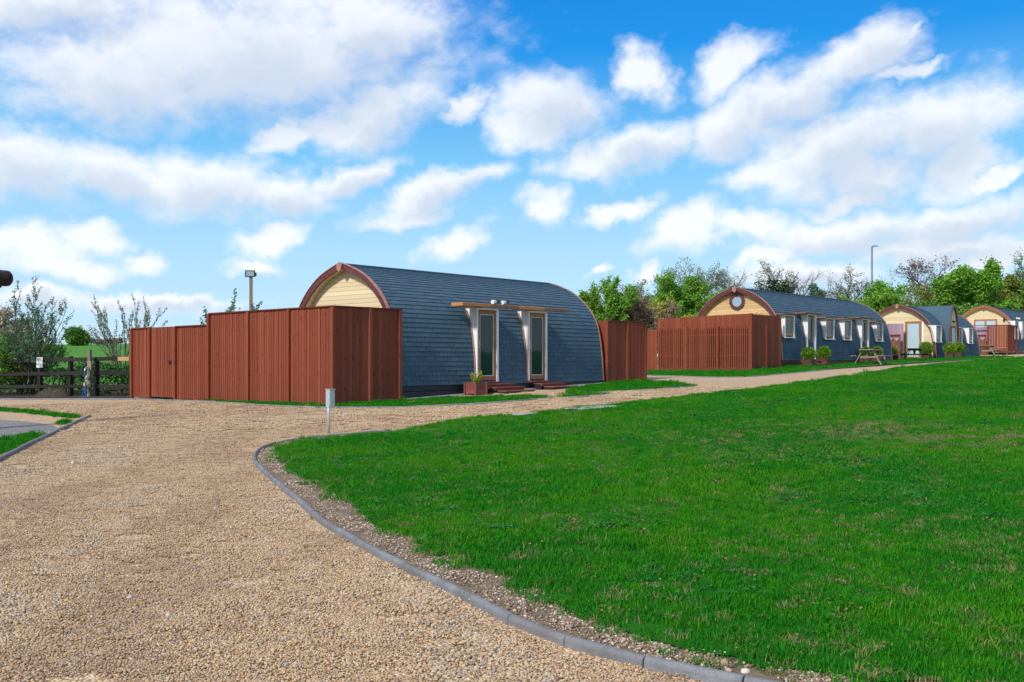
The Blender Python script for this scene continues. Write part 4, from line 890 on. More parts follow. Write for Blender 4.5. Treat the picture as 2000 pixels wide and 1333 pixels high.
A3 = np.array([24.4, 60.0]); A4 = np.array([36.7, 73.8])
heart_gate(A3, -0.35, 0.52, 0.9, 1.58, 2.28, 'board gate with heart cut-outs beside the frosted glass gable door', 'lilac board screen behind the heart gate by the frosted glass door', 61, 0.45)
C4 = wpt(c4, -2.5, 2.36); g4 = g(*C4); T4 = CAMZ + 2.60
f4 = empty('board_fence', (C4[0], C4[1], g4), 0, 'red brown slatted fence on short legs beside the farthest cabin', 'fence')
run(f4, C4 - V * 1.35, C4, T4 - 0.03, g4 + 0.55, 0.11, 0.014, 71); run(f4, C4 - V * 1.35 - U * 0.02, C4 - U * 0.02, g4 + 0.55, g4 + 0.3, 0.4, 0.01, 73); run(f4, C4 + U * 0.05, C4 + U * 2.4, T4 - 0.03, g4 + 0.3, 0.11, 0.014, 72)
rail(f4, C4 - V * 2.85, C4, T4, 0.1, 0.05, 'cap_rail'); rail(f4, C4, C4 + U * 2.4, T4 - 0.002, 0.1, 0.05, 'cap_rail')
for p_ in (C4, C4 - V * 1.35, C4 - V * 2.85, C4 + U * 1.2, C4 + U * 2.4): post(f4, p_, T4 - 0.03, 0.09, d=U)
heart_gate(C4, -2.45, -1.45, 0.02, 1.55, 2.15, 'dark board gate with heart cut-outs beside the slatted fence', 'lilac board screen above the dark heart gate', 75)

# ------------------------------------------------------------------ doorsteps, planters
def doorstep(root, xc, w, n, lab, top, run_=0.30, x_shift=0.0):
    p = wpt(root, xc, BF + 0.02); z0 = g(*wpt(root, xc, BF + 0.02 + n * run_)) ; o = empty('doorstep', (p[0], p[1], z0), RZ, lab, 'steps'); H = top + root.location.z - z0
    for k in range(n):
        zt = H * (n - k) / n; y1 = -k * run_; y0 = -(k + 1) * run_; xs0 = -w/2 + 0.12 * k * x_shift; xs1 = w/2 + 0.16 * k * x_shift
        MB().box(xs0, xs1, y0 - 0.03, y1 - 0.002, zt - 0.035, zt).build('tread', M['deckred'], o, bevel=0.004)
        zb = H * (n - k - 1) / n; MB().box(xs0 + 0.02, xs1 - 0.02, y0, y0 + 0.03, zb if k < n - 1 else -0.05, zt - 0.037).build('riser', M['deckred'] if k < n - 1 else M['navy'], o)
        MB().box(xs0 + 0.025, xs0 + 0.05, y0 + 0.032, y1 - 0.002, -0.08, zt - 0.038).build('side_board', M['navy'], o); MB().box(xs1 - 0.05, xs1 - 0.025, y0 + 0.032, y1 - 0.002, -0.08, zt - 0.038).build('side_board', M['navy'], o)
doorstep(c1, 3.72, 1.25, 3, 'three red brown steps up to the door beside the flower box', 0.0, 0.31, 0.6)
doorstep(c1, 6.10, 1.15, 2, 'two red brown steps with a dark front below the second glazed door', -0.02, 0.36, 0.8)
sd1, sd2 = sx(c2, 1586), sx(c2, 1690)
doorstep(c2, sd1 + 0.3, 1.3, 2, 'low brown steps between two box balls at the long cabin', -0.02, 0.34, 0.3)
doorstep(c2, sd2 + 0.3, 1.2, 1, 'single brown step of the long cabin behind the grey picnic table', -0.05, 0.4)
def leaves_on(n, pos, size, seed, jitter=0.6, up=0.0):
    """n diamond leaves at given positions"""
    r = np.random.default_rng(seed); a = r.normal(size=(n, 3)); a[:, 2] = a[:, 2] * 0.7 + up; a /= np.linalg.norm(a, axis=1)[:, None]; b = np.cross(a, r.normal(size=(n, 3))); b /= np.linalg.norm(b, axis=1)[:, None] + 1e-9
    s = (size * r.uniform(1 - jitter * 0.6, 1 + jitter * 0.6, n))[:, None]
    v = np.stack([pos - a * s, pos + b * s * 0.5, pos + a * s, pos - b * s * 0.5], 1); return v.reshape(-1, 3), np.arange(4 * n).reshape(n, 4)
def leaf_obj(name, mat, pos, size, seed, parent, **k):
    v, f = leaves_on(len(pos), np.asarray(pos), size, seed, **k); return link(name, np_mesh(name, v, f, 4, mat), parent)
def box_ball(p, z, r, lab, pot='box', seed=0, group=None):
    o = empty('box_ball_planter', (p[0], p[1], z), RZ, lab, 'planter', group); rr = np.random.default_rng(seed)
    hp = 0.36
    m = MB(); w = 0.26
    m.add([(-w*.85,-w*.85,0),(w*.85,-w*.85,0),(w*.85,w*.85,0),(-w*.85,w*.85,0),(-w,-w,hp),(w,-w,hp),(w,w,hp),(-w,w,hp)], [(0,3,2,1),(4,5,6,7),(0,1,5,4),(1,2,6,5),(2,3,7,6),(3,0,4,7)])
    m.build('pot', M['brownboard'], o, bevel=0.01)
    d = rr.normal(size=(1500, 3)); d /= np.linalg.norm(d, axis=1)[:, None]; q = d * r * rr.uniform(0.80, 1.06, (1500, 1)) + np.array([0, 0, hp + r * 0.85]); leaf_obj('foliage', M['leaf_ball'], q, 0.045, seed, o)
    bm = bmesh.new(); bmesh.ops.create_icosphere(bm, subdivisions=2, radius=r * 0.82); me = bpy.data.meshes.new('core'); bm.to_mesh(me); bm.free(); me.materials.append(M['leaf_mid']); link('core', me, o, (0, 0, hp + r * 0.85))
def place(px, py, root, b): s = sx(root, px, b); p = wpt(root, s, b); return p
for px, root, b, r, lab in ((1579, c2, 2.95, 0.30, 'clipped box ball in a brown pot between the paling fence and the low brown steps'), (1609, c2, 2.8, 0.31, 'clipped box ball in a brown pot right beside the low brown steps, under a window'),
        (1691, c2, 2.75, 0.27, 'small clipped box ball seen through the legs of the grey picnic table'), (1714, c2, 2.75, 0.27, 'small clipped box ball by the last window of the long cabin'),
        (1809.5, c3, 2.35, 0.40, 'large clipped box ball at the foot of the frosted door gable'), (1855, c3, 3.0, 0.36, 'clipped box ball on the near side of the arched side entrance'), (1872, c3, 2.9, 0.36, 'clipped box ball on the far side of the arched side entrance')):
    p = place(px, 0, root, b)
    if root is c3 and px < 1820: p = A3 + V * 2.05 - U * 0.85
    box_ball(p, g(*p) - 0.02 + (0.03 if root is c2 else 0), r, lab, seed=int(px))
# flower box by the first door
p = wpt(c1, sx(c1, 929, 2.78), 2.78); fb = empty('flower_box', (p[0], p[1], g(*p)), RZ, 'square red brown wooden planter with a yellow green shrub', 'planter'); fb.scale = (0.8, 0.8, 0.86)
mb = MB()
for k in range(3):
    z = 0.06 + 0.125 * k
    for (x0, x1, y0, y1) in ((-0.26, 0.26, -0.26, -0.235), (-0.26, 0.26, 0.235, 0.26), (-0.26, -0.235, -0.233, 0.233), (0.235, 0.26, -0.233, 0.233)): MB().box(x0, x1, y0, y1, z, z + 0.12).build('plank', M['deckred'], fb)
for x in (-0.27, 0.27):
    for y in (-0.27, 0.27): MB().box(x - 0.03, x + 0.03, y - 0.03, y + 0.03, 0, 0.44).build('leg', M['deckred'], fb)
MB().box(-0.23, 0.23, -0.23, 0.23, 0.36, 0.38).build('compost', M['darksoil'], fb)
rr = np.random.default_rng(5); st = MB(); lp_ = []
for k in range(22):
    a = rr.uniform(0, 6.28); e = np.array([math.cos(a) * 0.20, math.sin(a) * 0.20, 0]) * rr.uniform(0.3, 1.0); h = rr.uniform(0.18, 0.42)
    pts = [e * 0.4 + np.array([0, 0, 0.37]), e * 0.7 + np.array([0, 0, 0.37 + h * 0.6]), e * 1.15 + np.array([0, 0, 0.37 + h])]; st.tube(pts, [0.006, 0.005, 0.003], 4, False)
    for j in range(30): t = rr.uniform(0.15, 1.05); lp_.append(pts[0] * (1 - t) + pts[2] * t + rr.normal(0, 0.028, 3))
st.build('stem', M['twig_g'], fb)['kind'] = 'stuff'; leaf_obj('foliage', M['leaf_gold'], np.array(lp_), 0.035, 7, fb)
# flower pot with yellow flowers near the third cabin
p = np.array(at(1744, 700, 55.0)[:2]); fb = empty('flower_pot', (p[0], p[1], g(*p)), RZ, 'brown pot of yellow flowers beside the heart gate', 'planter')
MB().tube([(0, 0, 0), (0, 0, 0.32), (0, 0, 0.36)], [0.24, 0.33, 0.33], 12).build('pot', M['brownboard'], fb)
q = rr.normal(0, 1, (420, 3)) * np.array([0.16, 0.16, 0.13]) + np.array([0, 0, 0.58]); leaf_obj('foliage', M['leaf_mid'], q, 0.05, 8, fb); q = rr.normal(0, 1, (200, 3)) * np.array([0.17, 0.17, 0.12]) + np.array([0, 0, 0.66]); leaf_obj('flowers', M['flower_y'], q, 0.045, 9, fb)

# ------------------------------------------------------------------ picnic tables
def picnic(p, rz, mat, lab, scale=1.0):
    o = empty('picnic_table', (p[0], p[1], g(*p) + 0.01), rz, lab, 'picnic table'); o.scale = (scale,) * 3
    for k in range(5): MB().box(-0.78, 0.78, -0.36 + 0.145 * k, -0.36 + 0.145 * k + 0.135, 0.71, 0.75).build('top_plank', mat, o, bevel=0.004)
    for s in (-1, 1):
        for k in range(2): MB().box(-0.78, 0.78, s * 0.62 + 0.135 * (k - 1), s * 0.62 + 0.135 * (k - 1) + 0.125, 0.42, 0.455).build('seat_plank', mat, o, bevel=0.004)
    for x in (-0.55, 0.55):
        for s in (-1, 1): MB().bar((x, s * 0.24, 0.71), (x, s * 0.66, -0.02), 0.045, 0.10, (1, 0, 0)).build('leg', mat, o)
        MB().box(x + 0.026, x + 0.066, -0.74, 0.74, 0.33, 0.42).build('seat_bearer', mat, o); MB().box(x + 0.026, x + 0.066, -0.34, 0.34, 0.62, 0.708).build('top_bearer', mat, o)
        MB().bar((x * 0.95, 0, 0.66), (x * 0.2, 0, 0.40), 0.04, 0.07, (0, 1, 0)).build('brace', mat, o)
p = np.array(at(1702, 700, 46.5)[:2]); picnic(p, RZ + 0.06, M['greywood'], 'weathered grey picnic table in front of the long cabin')
p = np.array(at(1786, 700, 54.5)[:2]); picnic(p, rad(62), M['blackwood'], 'black painted picnic table by the frosted glass gable door', 0.95)
p = np.array(at(1928, 700, 66.0)[:2]); picnic(p, RZ + 0.06, M['greywood'], 'weathered grey picnic table in front of the dark heart gate')
# ------------------------------------------------------------------ paddock fence and things along it
FA, FB = gp(-260, 772), gp(261, 774.5)
pf = empty('paddock_fence', (FB[0], FB[1], g(*FB)), 0, 'dark tarred post and rail fence in front of the hedge', 'fence')
fd = (FB - FA) / np.linalg.norm(FB - FA); fn = np.array([fd[1], -fd[0]])
def fpx(px):   # point of the fence line under a photo column
    t = (px - CX) / F; k = (t * FA[1] - FA[0]) / (fd[0] - t * fd[1]); return FA + fd * k
for px in (-200, -110, -20, 79, 138, 189): 
    p = fpx(px); post(pf, p, g(*p) + (1.40 if px != 189 else 1.28), 0.13, mat='tarred_v', d=fd)
for za, seg in ((1.28, 0), (0.80, 0), (0.34, 0)):
    for a, b in ((-260, -110), (-110, 79), (79, 189), (189, 259)):
        p, q = fpx(a), fpx(b); rail(pf, p + fn * 0.08, q + fn * 0.08, g(*p) + za, 0.04, 0.13 if za > 0.4 else 0.11, 'rail', 'tarred', z2=g(*q) + za)
p = fpx(237) + fn * 0.13; q = fpx(259) + fn * 0.13
o = rail(pf, p, q, g(*p) + 1.27, 0.04, 0.14, 'patch_rail', 'newwood'); o['label'] = 'short pale piece of new timber'
p = fpx(86) + fn * 0.17
sg = empty('notice', (p[0], p[1], g(*p) + 1.02), math.atan2(fd[1], fd[0]), 'white rectangular notice fixed to a dark fence post', 'sign')
MB().box(-0.17, 0.17, -0.012, 0.0, 0.0, 0.37).build('panel', M['white'], sg); mb = MB()
mi = plain('blue print', (0.48, 0.52, 0.72), 0.6)
for k, (w, z) in enumerate(((0.10, 0.30), (0.12, 0.25), (0.07, 0.20), (0.11, 0.15), (0.12, 0.11), (0.09, 0.07))): mb.box(-w, w * (0.8 if k % 2 else 1), -0.0155, -0.0125, z, z + 0.018)
mb.build('print', mi, sg)
p = fpx(190) + fn * 0.30
sp = empty('standpipe', (p[0], p[1], g(*p)), math.atan2(fd[1], fd[0]), 'grey post with an outdoor tap, beige lagging and a blue hose', 'tap')
MB().box(-0.06, 0.06, -0.05, 0.05, -0.1, 1.62).build('post', M['greywood_v'], sp, bevel=0.01)
MB().box(-0.02, 0.17, -0.085, -0.052, 0.92, 1.22).build('tap_board', M['greywood'], sp)
MB().tube([(0.06, -0.12, 0.0), (0.06, -0.12, 0.98)], 0.022, 8).tube([(0.06, -0.10, 0.97), (0.06, -0.22, 0.97), (0.06, -0.24, 0.90)], 0.022, 8).build('pipe', M['steel'], sp)
MB().bar((0.0, -0.15, 1.03), (0.12, -0.15, 1.03), 0.03, 0.02).tube([(0.06, -0.15, 0.97), (0.06, -0.15, 1.03)], 0.012, 6).build('tap_handle', M['brass'], sp)
MB().tube([(0.04, -0.13, 0.30), (0.03, -0.13, 0.42), (0.05, -0.13, 0.5), (0.05, -0.13, 0.58)], [0.10, 0.13, 0.10, 0.05], 9).tube([(0.05, -0.13, 0.59), (0.04, -0.13, 0.66), (0.03, -0.13, 0.72)], [0.06, 0.075, 0.04], 9).build('lagging', M['beige'], sp, smooth=True)
MB().tube([(0.06, -0.24, 0.90), (0.09, -0.26, 0.6), (0.10, -0.25, 0.42), (0.02, -0.27, 0.2), (-0.04, -0.28, 0.02), (0.05, -0.3, 0.012), (0.2, -0.34, 0.012)], 0.018, 6).tube([(0.10, -0.25, 0.42), (0.12, -0.28, 0.2), (0.16, -0.28, 0.02)], 0.02, 6).build('hose', M['blue'], sp)
# mound of spoil, a lump of geometry with stones on it
p = fpx(132) + fn * 0.55; r = np.random.default_rng(3); mo = empty('soil_heap', (p[0], p[1], g(*p) - 0.01), math.atan2(fd[1], fd[0]), 'low heap of brown soil and twigs at the foot of the dark fence', 'soil heap')
NX, NY = 26, 14; gx, gy = np.meshgrid(np.linspace(-1, 1, NX), np.linspace(-1, 1, NY)); hh = np.clip(1 - gx**2 - gy**2, 0, None)**0.8 * (0.30 + 0.10 * vnoise(np.stack([gx.ravel()*3+9, gy.ravel()*3+9], -1), 1.0, 5).reshape(gx.shape)) - 0.02
ix = np.arange(NX*NY).reshape(NY, NX); link('soil', np_mesh('soil', np.stack([gx*0.85, gy*0.45, hh], -1).reshape(-1, 3), np.stack([ix[:-1,:-1], ix[:-1,1:], ix[1:,1:], ix[1:,:-1]], -1).reshape(-1, 4), 4, M['darksoil'], True), mo)
for k in range(7):
    a = r.uniform(0, 6.28); x, y = r.uniform(-0.5, 0.2), r.uniform(-0.35, 0.1); MB().tube([(x, y, 0.12), (x + 0.3*math.cos(a), y + 0.15*math.sin(a), 0.24 + r.uniform(0, 0.1))], [0.012, 0.006], 5).build('stick', M['greywood'], mo)

# ------------------------------------------------------------------ bollard, lamps, pergola
p = gp(642, 848.5); bo = empty('bollard_light', (p[0], p[1], g(*p)), RZ, 'slim galvanised post with a box head at the tip of the lawn', 'bollard')
MB().tube([(0, 0, -0.1), (0, 0, 0.74)], 0.026, 14).build('post', M['steel'], bo, smooth=True)
hb = MB().box(-0.03, 0.085, -0.06, 0.045, 0.45, 0.745).build('head', M['steel'], bo, bevel=0.006); MB().box(-0.036, 0.091, -0.066, 0.051, 0.747, 0.757).build('lid', M['steel'], hb)
MB().box(-0.01, 0.065, -0.064, -0.0605, 0.5, 0.7).build('panel', M['steel'], hb)
p = np.array(at(490, 600, 33.5)[:2]); z = hz(*p); fl = empty('floodlight_post', (p[0], p[1], z), 0, 'weathered timber post with a floodlight rising behind the tall fence', 'floodlight')
top = at(490, 541, 33.5).z - z
MB().box(-0.045, 0.045, -0.045, 0.045, -0.1, top).build('post', M['greywood_v'], fl); MB().box(0.05, 0.075, -0.03, 0.0, -0.1, top - 0.05).build('conduit', M['concrete'], fl)
h = MB().add([(-0.18,-0.09,top-0.02),(0.18,-0.09,top-0.02),(0.14,0.09,top+0.03),(-0.14,0.09,top+0.03),(-0.18,-0.12,top+0.22),(0.18,-0.12,top+0.22),(0.14,0.06,top+0.18),(-0.14,0.06,top+0.18)], [(0,3,2,1),(4,5,6,7),(0,1,5,4),(1,2,6,5),(2,3,7,6),(3,0,4,7)]).build('housing', M['black'], fl, bevel=0.008)
MB().add([(-0.14,-0.097,top+0.015),(0.14,-0.097,top+0.015),(0.14,-0.123,top+0.185),(-0.14,-0.123,top+0.185)], [(0,1,2,3)]).build('lens', M['porthole'], h)
mb = MB()
for s in (-1, 1): mb.box(s*0.185 - 0.012, s*0.185 + 0.012, -0.05, 0.03, top + 0.02, top + 0.15)
mb.build('bracket', M['black'], fl)
p = np.array(at(1703, 640, 92.0)[:2]); z = hz(*p); lp_ = empty('street_lamp', (p[0], p[1], z), 0, 'tall grey steel street lamp rising behind the trees and cabins', 'street lamp')
top = at(1703, 482, 92.0).z - z
MB().tube([(0, 0, -0.2), (0, 0, 1.6), (0, 0, 1.65), (0, 0, top)], [0.15, 0.15, 0.12, 0.085], 10).build('column', M['steel_d'], lp_, smooth=True)
MB().bar((0, 0, top), (0.15, 0, top + 0.02), 0.1, 0.1).add([(0.1,-0.12,top-0.02),(0.62,-0.10,top+0.02),(0.62,0.10,top+0.02),(0.1,0.12,top-0.02),(0.1,-0.12,top+0.10),(0.62,-0.08,top+0.08),(0.62,0.08,top+0.08),(0.1,0.12,top+0.10)], [(0,3,2,1),(4,5,6,7),(0,1,5,4),(1,2,6,5),(2,3,7,6),(3,0,4,7)]).build('lantern', M['steel_d'], lp_)
# round-log shelter whose roof beam pokes into view on the left
Yb = 19.0; e = at(17, 544.5, Yb); dr = Vector((0.62, 0.78, 0)).normalized(); q = Vector((e.x - dr.x * 2.6, e.y - dr.y * 2.6, 0)); zg = g(q.x, q.y)
ls = empty('log_frame', (q.x, q.y, zg), 0, 'dark round log beam end poking in from a timber frame', 'timber frame')
rl = lambda v: (v.x - q.x, v.y - q.y, v.z - zg)
a_ = e - dr * 3.0; MB().tube([rl(a_), rl(e - dr * 0.07), rl(e), rl(e + dr * 0.04)], [0.18, 0.162, 0.152, 0.11], 16).build('beam', M['loghide'], ls)
MB().bar(rl(e - dr * 2.9 + Vector((0, 0, -0.19))), rl(e - dr * 0.16 + Vector((0, 0, -0.155))), 0.1, 0.08).build('batten', M['loghide'], ls)
for k in (1.2, 2.8): c = e - dr * k; MB().tube([(c.x - q.x, c.y - q.y, -0.1), (c.x - q.x, c.y - q.y, c.z - zg - 0.13)], [0.15, 0.13], 10).build('post', M['loghide'], ls)

# ------------------------------------------------------------------ trees
def skeleton(seed, levels=4, kids=(7, 6, 5), first=0.22, wob=0.16, up=0.10, ang=(0.5, 1.0), ratio=0.58, stems=1, lean=(0, 0), stem_spread=0.35, r0=0.03, nseg=4):
    r = random.Random(seed); segs = []; tips = []
    def br(p, d, L, rad_, lev):
        n = nseg if lev < 2 else 3; pts = [p]; rs = [rad_]
        for i in range(n):
            d = (d + Vector((r.gauss(0, wob) + lean[0], r.gauss(0, wob) + lean[1], r.gauss(0, wob * 0.6) + up))).normalized(); p = p + d * (L / n); pts.append(p); rs.append(rad_ * (1 - 0.72 * (i + 1) / n))
        for i in range(n): segs.append((*pts[i], *pts[i+1], rs[i], rs[i+1], lev))
        if lev == levels - 1:
            for i in range(n): tips.append((*pts[i], *pts[i+1]))
            return
        k = kids[min(lev, len(kids) - 1)]
        for j in range(k):
            t = first + (1 - first) * (j + r.random()) / k if lev == 0 else 0.15 + 0.85 * (j + r.random()) / k; t = min(t, 0.99); i = int(t * n); f = t * n - i; q = pts[i].lerp(pts[i+1], f)
            dd = (pts[i+1] - pts[i]).normalized(); perp = dd.orthogonal().normalized(); perp.rotate(Matrix.Rotation(r.uniform(0, 6.283), 3, dd)); a = r.uniform(*ang)
            nd = (dd * math.cos(a) + perp * math.sin(a)).normalized(); br(q, nd, L * ratio * r.uniform(0.75, 1.2) * (1.15 - 0.45 * t), rs[i] * 0.55 + 0.001, lev + 1)
    for s in range(stems):
        d0 = Vector((0, 0, 1)) if stems == 1 else Vector((r.uniform(-1, 1) * stem_spread, r.uniform(-1, 1) * stem_spread, 1)).normalized()
        br(Vector((r.uniform(-0.03, 0.03), r.uniform(-0.03, 0.03), 0)) if stems > 1 else Vector((0, 0, 0)), d0, 1.0 * r.uniform(0.8, 1.05), r0 * (1 if stems == 1 else 0.6), 0)
    return np.array(segs), np.array(tips)
def tubes(segs, sides):
    p0, p1, r0, r1 = segs[:, 0:3], segs[:, 3:6], segs[:, 6], segs[:, 7]; d = p1 - p0; d /= np.linalg.norm(d, axis=1)[:, None] + 1e-9
    ref = np.where(np.abs(d[:, 2:3]) > 0.9, np.array([[1., 0, 0]]), np.array([[0, 0, 1.]])); a = np.cross(d, ref); a /= np.linalg.norm(a, axis=1)[:, None]; b = np.cross(d, a); n = len(segs); V_ = np.zeros((n, 2 * sides, 3))
    for k in range(sides):
        c, s = math.cos(2*math.pi*k/sides), math.sin(2*math.pi*k/sides); o = a * c + b * s; V_[:, k] = p0 + o * r0[:, None]; V_[:, sides + k] = p1 + o * r1[:, None]
    fs = np.concatenate([np.array([[k, (k+1) % sides, sides + (k+1) % sides, sides + k]]) + (np.arange(n) * 2 * sides)[:, None] for k in range(sides)]); return V_.reshape(-1, 3), fs
def tree(name, px, Y, top_py, wpx, label, twig='twig', leaf_m=None, per_tip=0, lsize=0.1, spread=0.12, seed=1, base=None, min_r=0.011, cover=1.0, trunk_leaf=None, group=None, dens_low=0.0, cat='tree', **sk):
    X = (px - CX) / F * Y; z0 = hz(X, Y) if base is None else base; H = CAMZ + (HY - top_py) / F * Y - z0; W = wpx / F * Y
    S, T = skeleton(seed, **sk); allp = np.concatenate([S[:, 0:3], S[:, 3:6]]); zmax = np.percentile(allp[:, 2], 99.7); w = np.percentile(allp[:, 0], 98.5) - np.percentile(allp[:, 0], 1.5); cx_ = 0.5 * (np.percentile(allp[:, 0], 98.5) + np.percentile(allp[:, 0], 1.5))
    fz, fx = H / zmax, W / max(w, 0.05)
    sc = np.array([fx, fx, fz])
    for A_ in (S, T):
        for k in (0, 3):
            A_[:, k:k+3] *= sc; A_[:, k] -= cx_ * fx * np.clip(A_[:, k+2] / (0.5 * H), 0, 1)
    S[:, 6:8] = np.maximum(S[:, 6:8] * H, min_r)
    o = empty(name, (X, Y, z0 - 0.05), 0, label, cat, group); lv = S[:, 8]
    v, f = tubes(S[lv <= 1], 6); link('trunk', np_mesh('trunk', v, f, 4, M['bark'], True), o)
    if (lv > 1).any():
        v, f = tubes(S[lv > 1], 3); tw = link('crown', np_mesh('crown', v, f, 4, M[twig]), o)
    rr = np.random.default_rng(seed + 100)
    if leaf_m and per_tip:
        n = int(len(T) * per_tip); i = rr.integers(0, len(T), n); u = rr.uniform(0, 1, (n, 1)); pos = T[i, 0:3] * (1 - u) + T[i, 3:6] * u + rr.normal(0, spread, (n, 3))
        if cover < 1: 
            hcut = rr.uniform(0, 1, n) < np.clip((1.0 + 0.35 - pos[:, 2] / H) / 0.6 * cover + (pos[:, 2] / H < cover * 0.9) * 1.0, 0, 1); pos = pos[hcut]
        leaf_obj('foliage', M[leaf_m], pos, lsize, seed, o)
    if trunk_leaf:
        i = rr.integers(0, (lv <= 1).sum(), trunk_leaf[1]); s1 = S[lv <= 1][i]; u = rr.uniform(0, 1, (len(i), 1)); pos = s1[:, 0:3] * (1 - u) + s1[:, 3:6] * u + rr.normal(0, 0.28, (len(i), 3)); pos = pos[pos[:, 2] < H * 0.8]; leaf_obj('ivy', M[trunk_leaf[0]], pos, 0.16, seed + 5, o)
    return o
BARE = dict(levels=4, kids=(9, 7, 6), ang=(0.4, 0.95), up=0.09, ratio=0.56, r0=0.022)
BUSH = dict(levels=4, kids=(7, 6, 5), ang=(0.35, 0.9), up=0.12, stems=5, ratio=0.5, r0=0.022, first=0.15)
tree('shrub', 1136, 62, 578, 66, 'yellow green shrub just behind the far end of the nearest cabin', 'twig_g', 'leaf_yellow', 6, 0.085, 0.12, 1, cat='shrub', **BUSH)
tree('shrub', 1186, 56, 545, 96, 'bushy green shrub with tall upright shoots behind the joining board fence', 'twig_g', 'leaf_bright', 5.5, 0.075, 0.10, 2, cat='shrub', **BUSH)
tree('shrub', 1190, 66, 560, 120, 'dark twiggy shrub standing behind the bushy green one', 'twig', 'leaf_olive', 2.5, 0.08, 0.12, 22, cat='shrub', **BUSH)
tree('shrub', 1256, 58, 566, 118, 'brown twiggy shrub hung with catkins beside the paling fence', 'twig', 'leaf_brown', 5, 0.065, 0.09, 3, cat='shrub', **dict(BUSH, stems=7))
tree('bare_tree', 1318, 88, 513, 200, 'broad tree of bare twigs just breaking into leaf behind the green thorn', 'twig', 'leaf_grey', 2.2, 0.10, 0.15, 4, **dict(BARE, kids=(10, 7, 6), stems=3))
tree('thorn_tree', 1346, 66, 540, 150, 'fresh green thorn tree spreading behind the paling fence and porthole gable', 'twig_g', 'leaf_bright', 8, 0.085, 0.13, 5, **dict(BUSH, stems=6, kids=(8, 6, 5)))
tree('shrub', 1300, 60, 590, 90, 'pale green shrub with light blossom over the paling fence', 'twig_g', 'leaf_yellow', 6, 0.07, 0.10, 55, cat='shrub', **BUSH)
tree('bare_tree', 1402, 92, 537, 100, 'grey bare tree rising directly behind the porthole gable', 'twig', 'leaf_grey', 1.0, 0.08, 0.12, 6, **BARE)
tree('bare_tree', 1452, 95, 524, 100, 'upright bare tree above the near end of the long ridge', 'twig', None, 0, seed=7, **dict(BARE, up=0.14))
tree('bare_tree', 1514, 93, 510, 124, 'tall bare tree with dark ivy on its trunk above the long ridge', 'twig', 'leaf_olive', 0.8, 0.1, 0.15, 8, trunk_leaf=('leaf_dark', 2600), **dict(BARE, kids=(11, 7, 6)))
tree('bare_tree', 1562, 97, 534, 96, 'spreading bare tree between the ivy tree and the small evergreen', 'twig', None, 0, seed=9, **BARE)
tree('evergreen', 1600, 96, 556, 30, 'small narrow blue green evergreen behind the long ridge', 'twig', 'leaf_blue', 16, 0.14, 0.16, 10, **dict(levels=3, kids=(18, 7), ang=(0.9, 1.3), up=0.0, ratio=0.3, first=0.08))
tree('bare_tree', 1658, 98, 528, 122, 'round headed pale bare tree next to the tall street lamp', 'twig', 'leaf_grey', 2.0, 0.09, 0.12, 11, **dict(BARE, kids=(12, 7, 6), ang=(0.5, 1.1), first=0.12))
tree('leafy_tree', 1706, 84, 556, 104, 'bright green leafy tree at the foot of the tall street lamp', 'twig_g', 'leaf_bright', 11, 0.12, 0.2, 12, **dict(BUSH, stems=3))
tree('purple_tree', 1808, 104, 504, 104, 'windblown purple brown tree leaning above the arched entrance cabin', 'twig_p', 'leaf_purple', 4, 0.11, 0.2, 13, **dict(BARE, lean=(0.03, 0), kids=(9, 6, 5)))
tree('bare_tree', 1816, 92, 545, 110, 'low olive twiggy tree in front of the purple brown one', 'twig_g', 'leaf_olive', 4, 0.11, 0.16, 14, **dict(BARE, first=0.1, stems=2))
tree('leafy_tree', 1884, 88, 521, 120, 'large bright green leafy tree between the third and farthest cabins', 'twig_g', 'leaf_bright', 15, 0.14, 0.25, 15, **dict(BUSH, stems=4, kids=(8, 6, 5)))
tree('leafy_tree', 1948, 92, 546, 120, 'olive green leafy tree behind the farthest cabin', 'twig_g', 'leaf_olive', 15, 0.14, 0.25, 16, **dict(BUSH, stems=4, kids=(8, 6, 5)))
tree('bare_tree', 1982, 100, 500, 84, 'tall bare tree with ivy rising over the olive green tree', 'twig', 'leaf_olive', 1.2, 0.11, 0.15, 17, trunk_leaf=('leaf_dark', 1500), **dict(BARE, up=0.14))
tree('leafy_tree', 2050, 90, 535, 170, 'dense dark green tree beyond the farthest cabin', 'twig_g', 'leaf_mid', 22, 0.15, 0.22, 18, **dict(BUSH, stems=4, kids=(8, 6, 5)))
tree('shrub', 1868, 80, 600, 150, 'dark undergrowth between the third and farthest cabins', 'twig_g', 'leaf_mid', 13, 0.12, 0.2, 19, cat='shrub', **dict(BUSH, stems=7))
tree('shrub', 1755, 84, 600, 110, 'green undergrowth behind the frosted glass gable', 'twig_g', 'leaf_mid', 14, 0.12, 0.18, 20, cat='shrub', **dict(BUSH, stems=7))
tree('shrub', 1490, 78, 600, 260, 'low olive undergrowth below the bare trees behind the long cabin', 'twig_g', 'leaf_olive', 12, 0.13, 0.2, 21, cat='shrub', **dict(BUSH, stems=9, stem_spread=0.9))
SAP = dict(levels=4, kids=(6, 4, 3), ang=(0.3, 0.7), up=0.16, stems=6, ratio=0.55, r0=0.014, first=0.25, wob=0.11)
tree('young_tree', 66, 35.4, 549, 136, 'young multi stemmed tree with feathery shoots behind the notice', 'bark', 'leaf_blue', 3.6, 0.036, 0.03, 31, min_r=0.006, **dict(SAP, stems=7, kids=(6, 4, 3), stem_spread=0.6))
tree('shrub', 48, 36.2, 652, 140, 'bushy green growth round the stems of the young tree', 'bark', 'leaf_bright', 2.2, 0.05, 0.09, 32, cat='shrub', min_r=0.006, **dict(BUSH, stems=8, stem_spread=0.8))
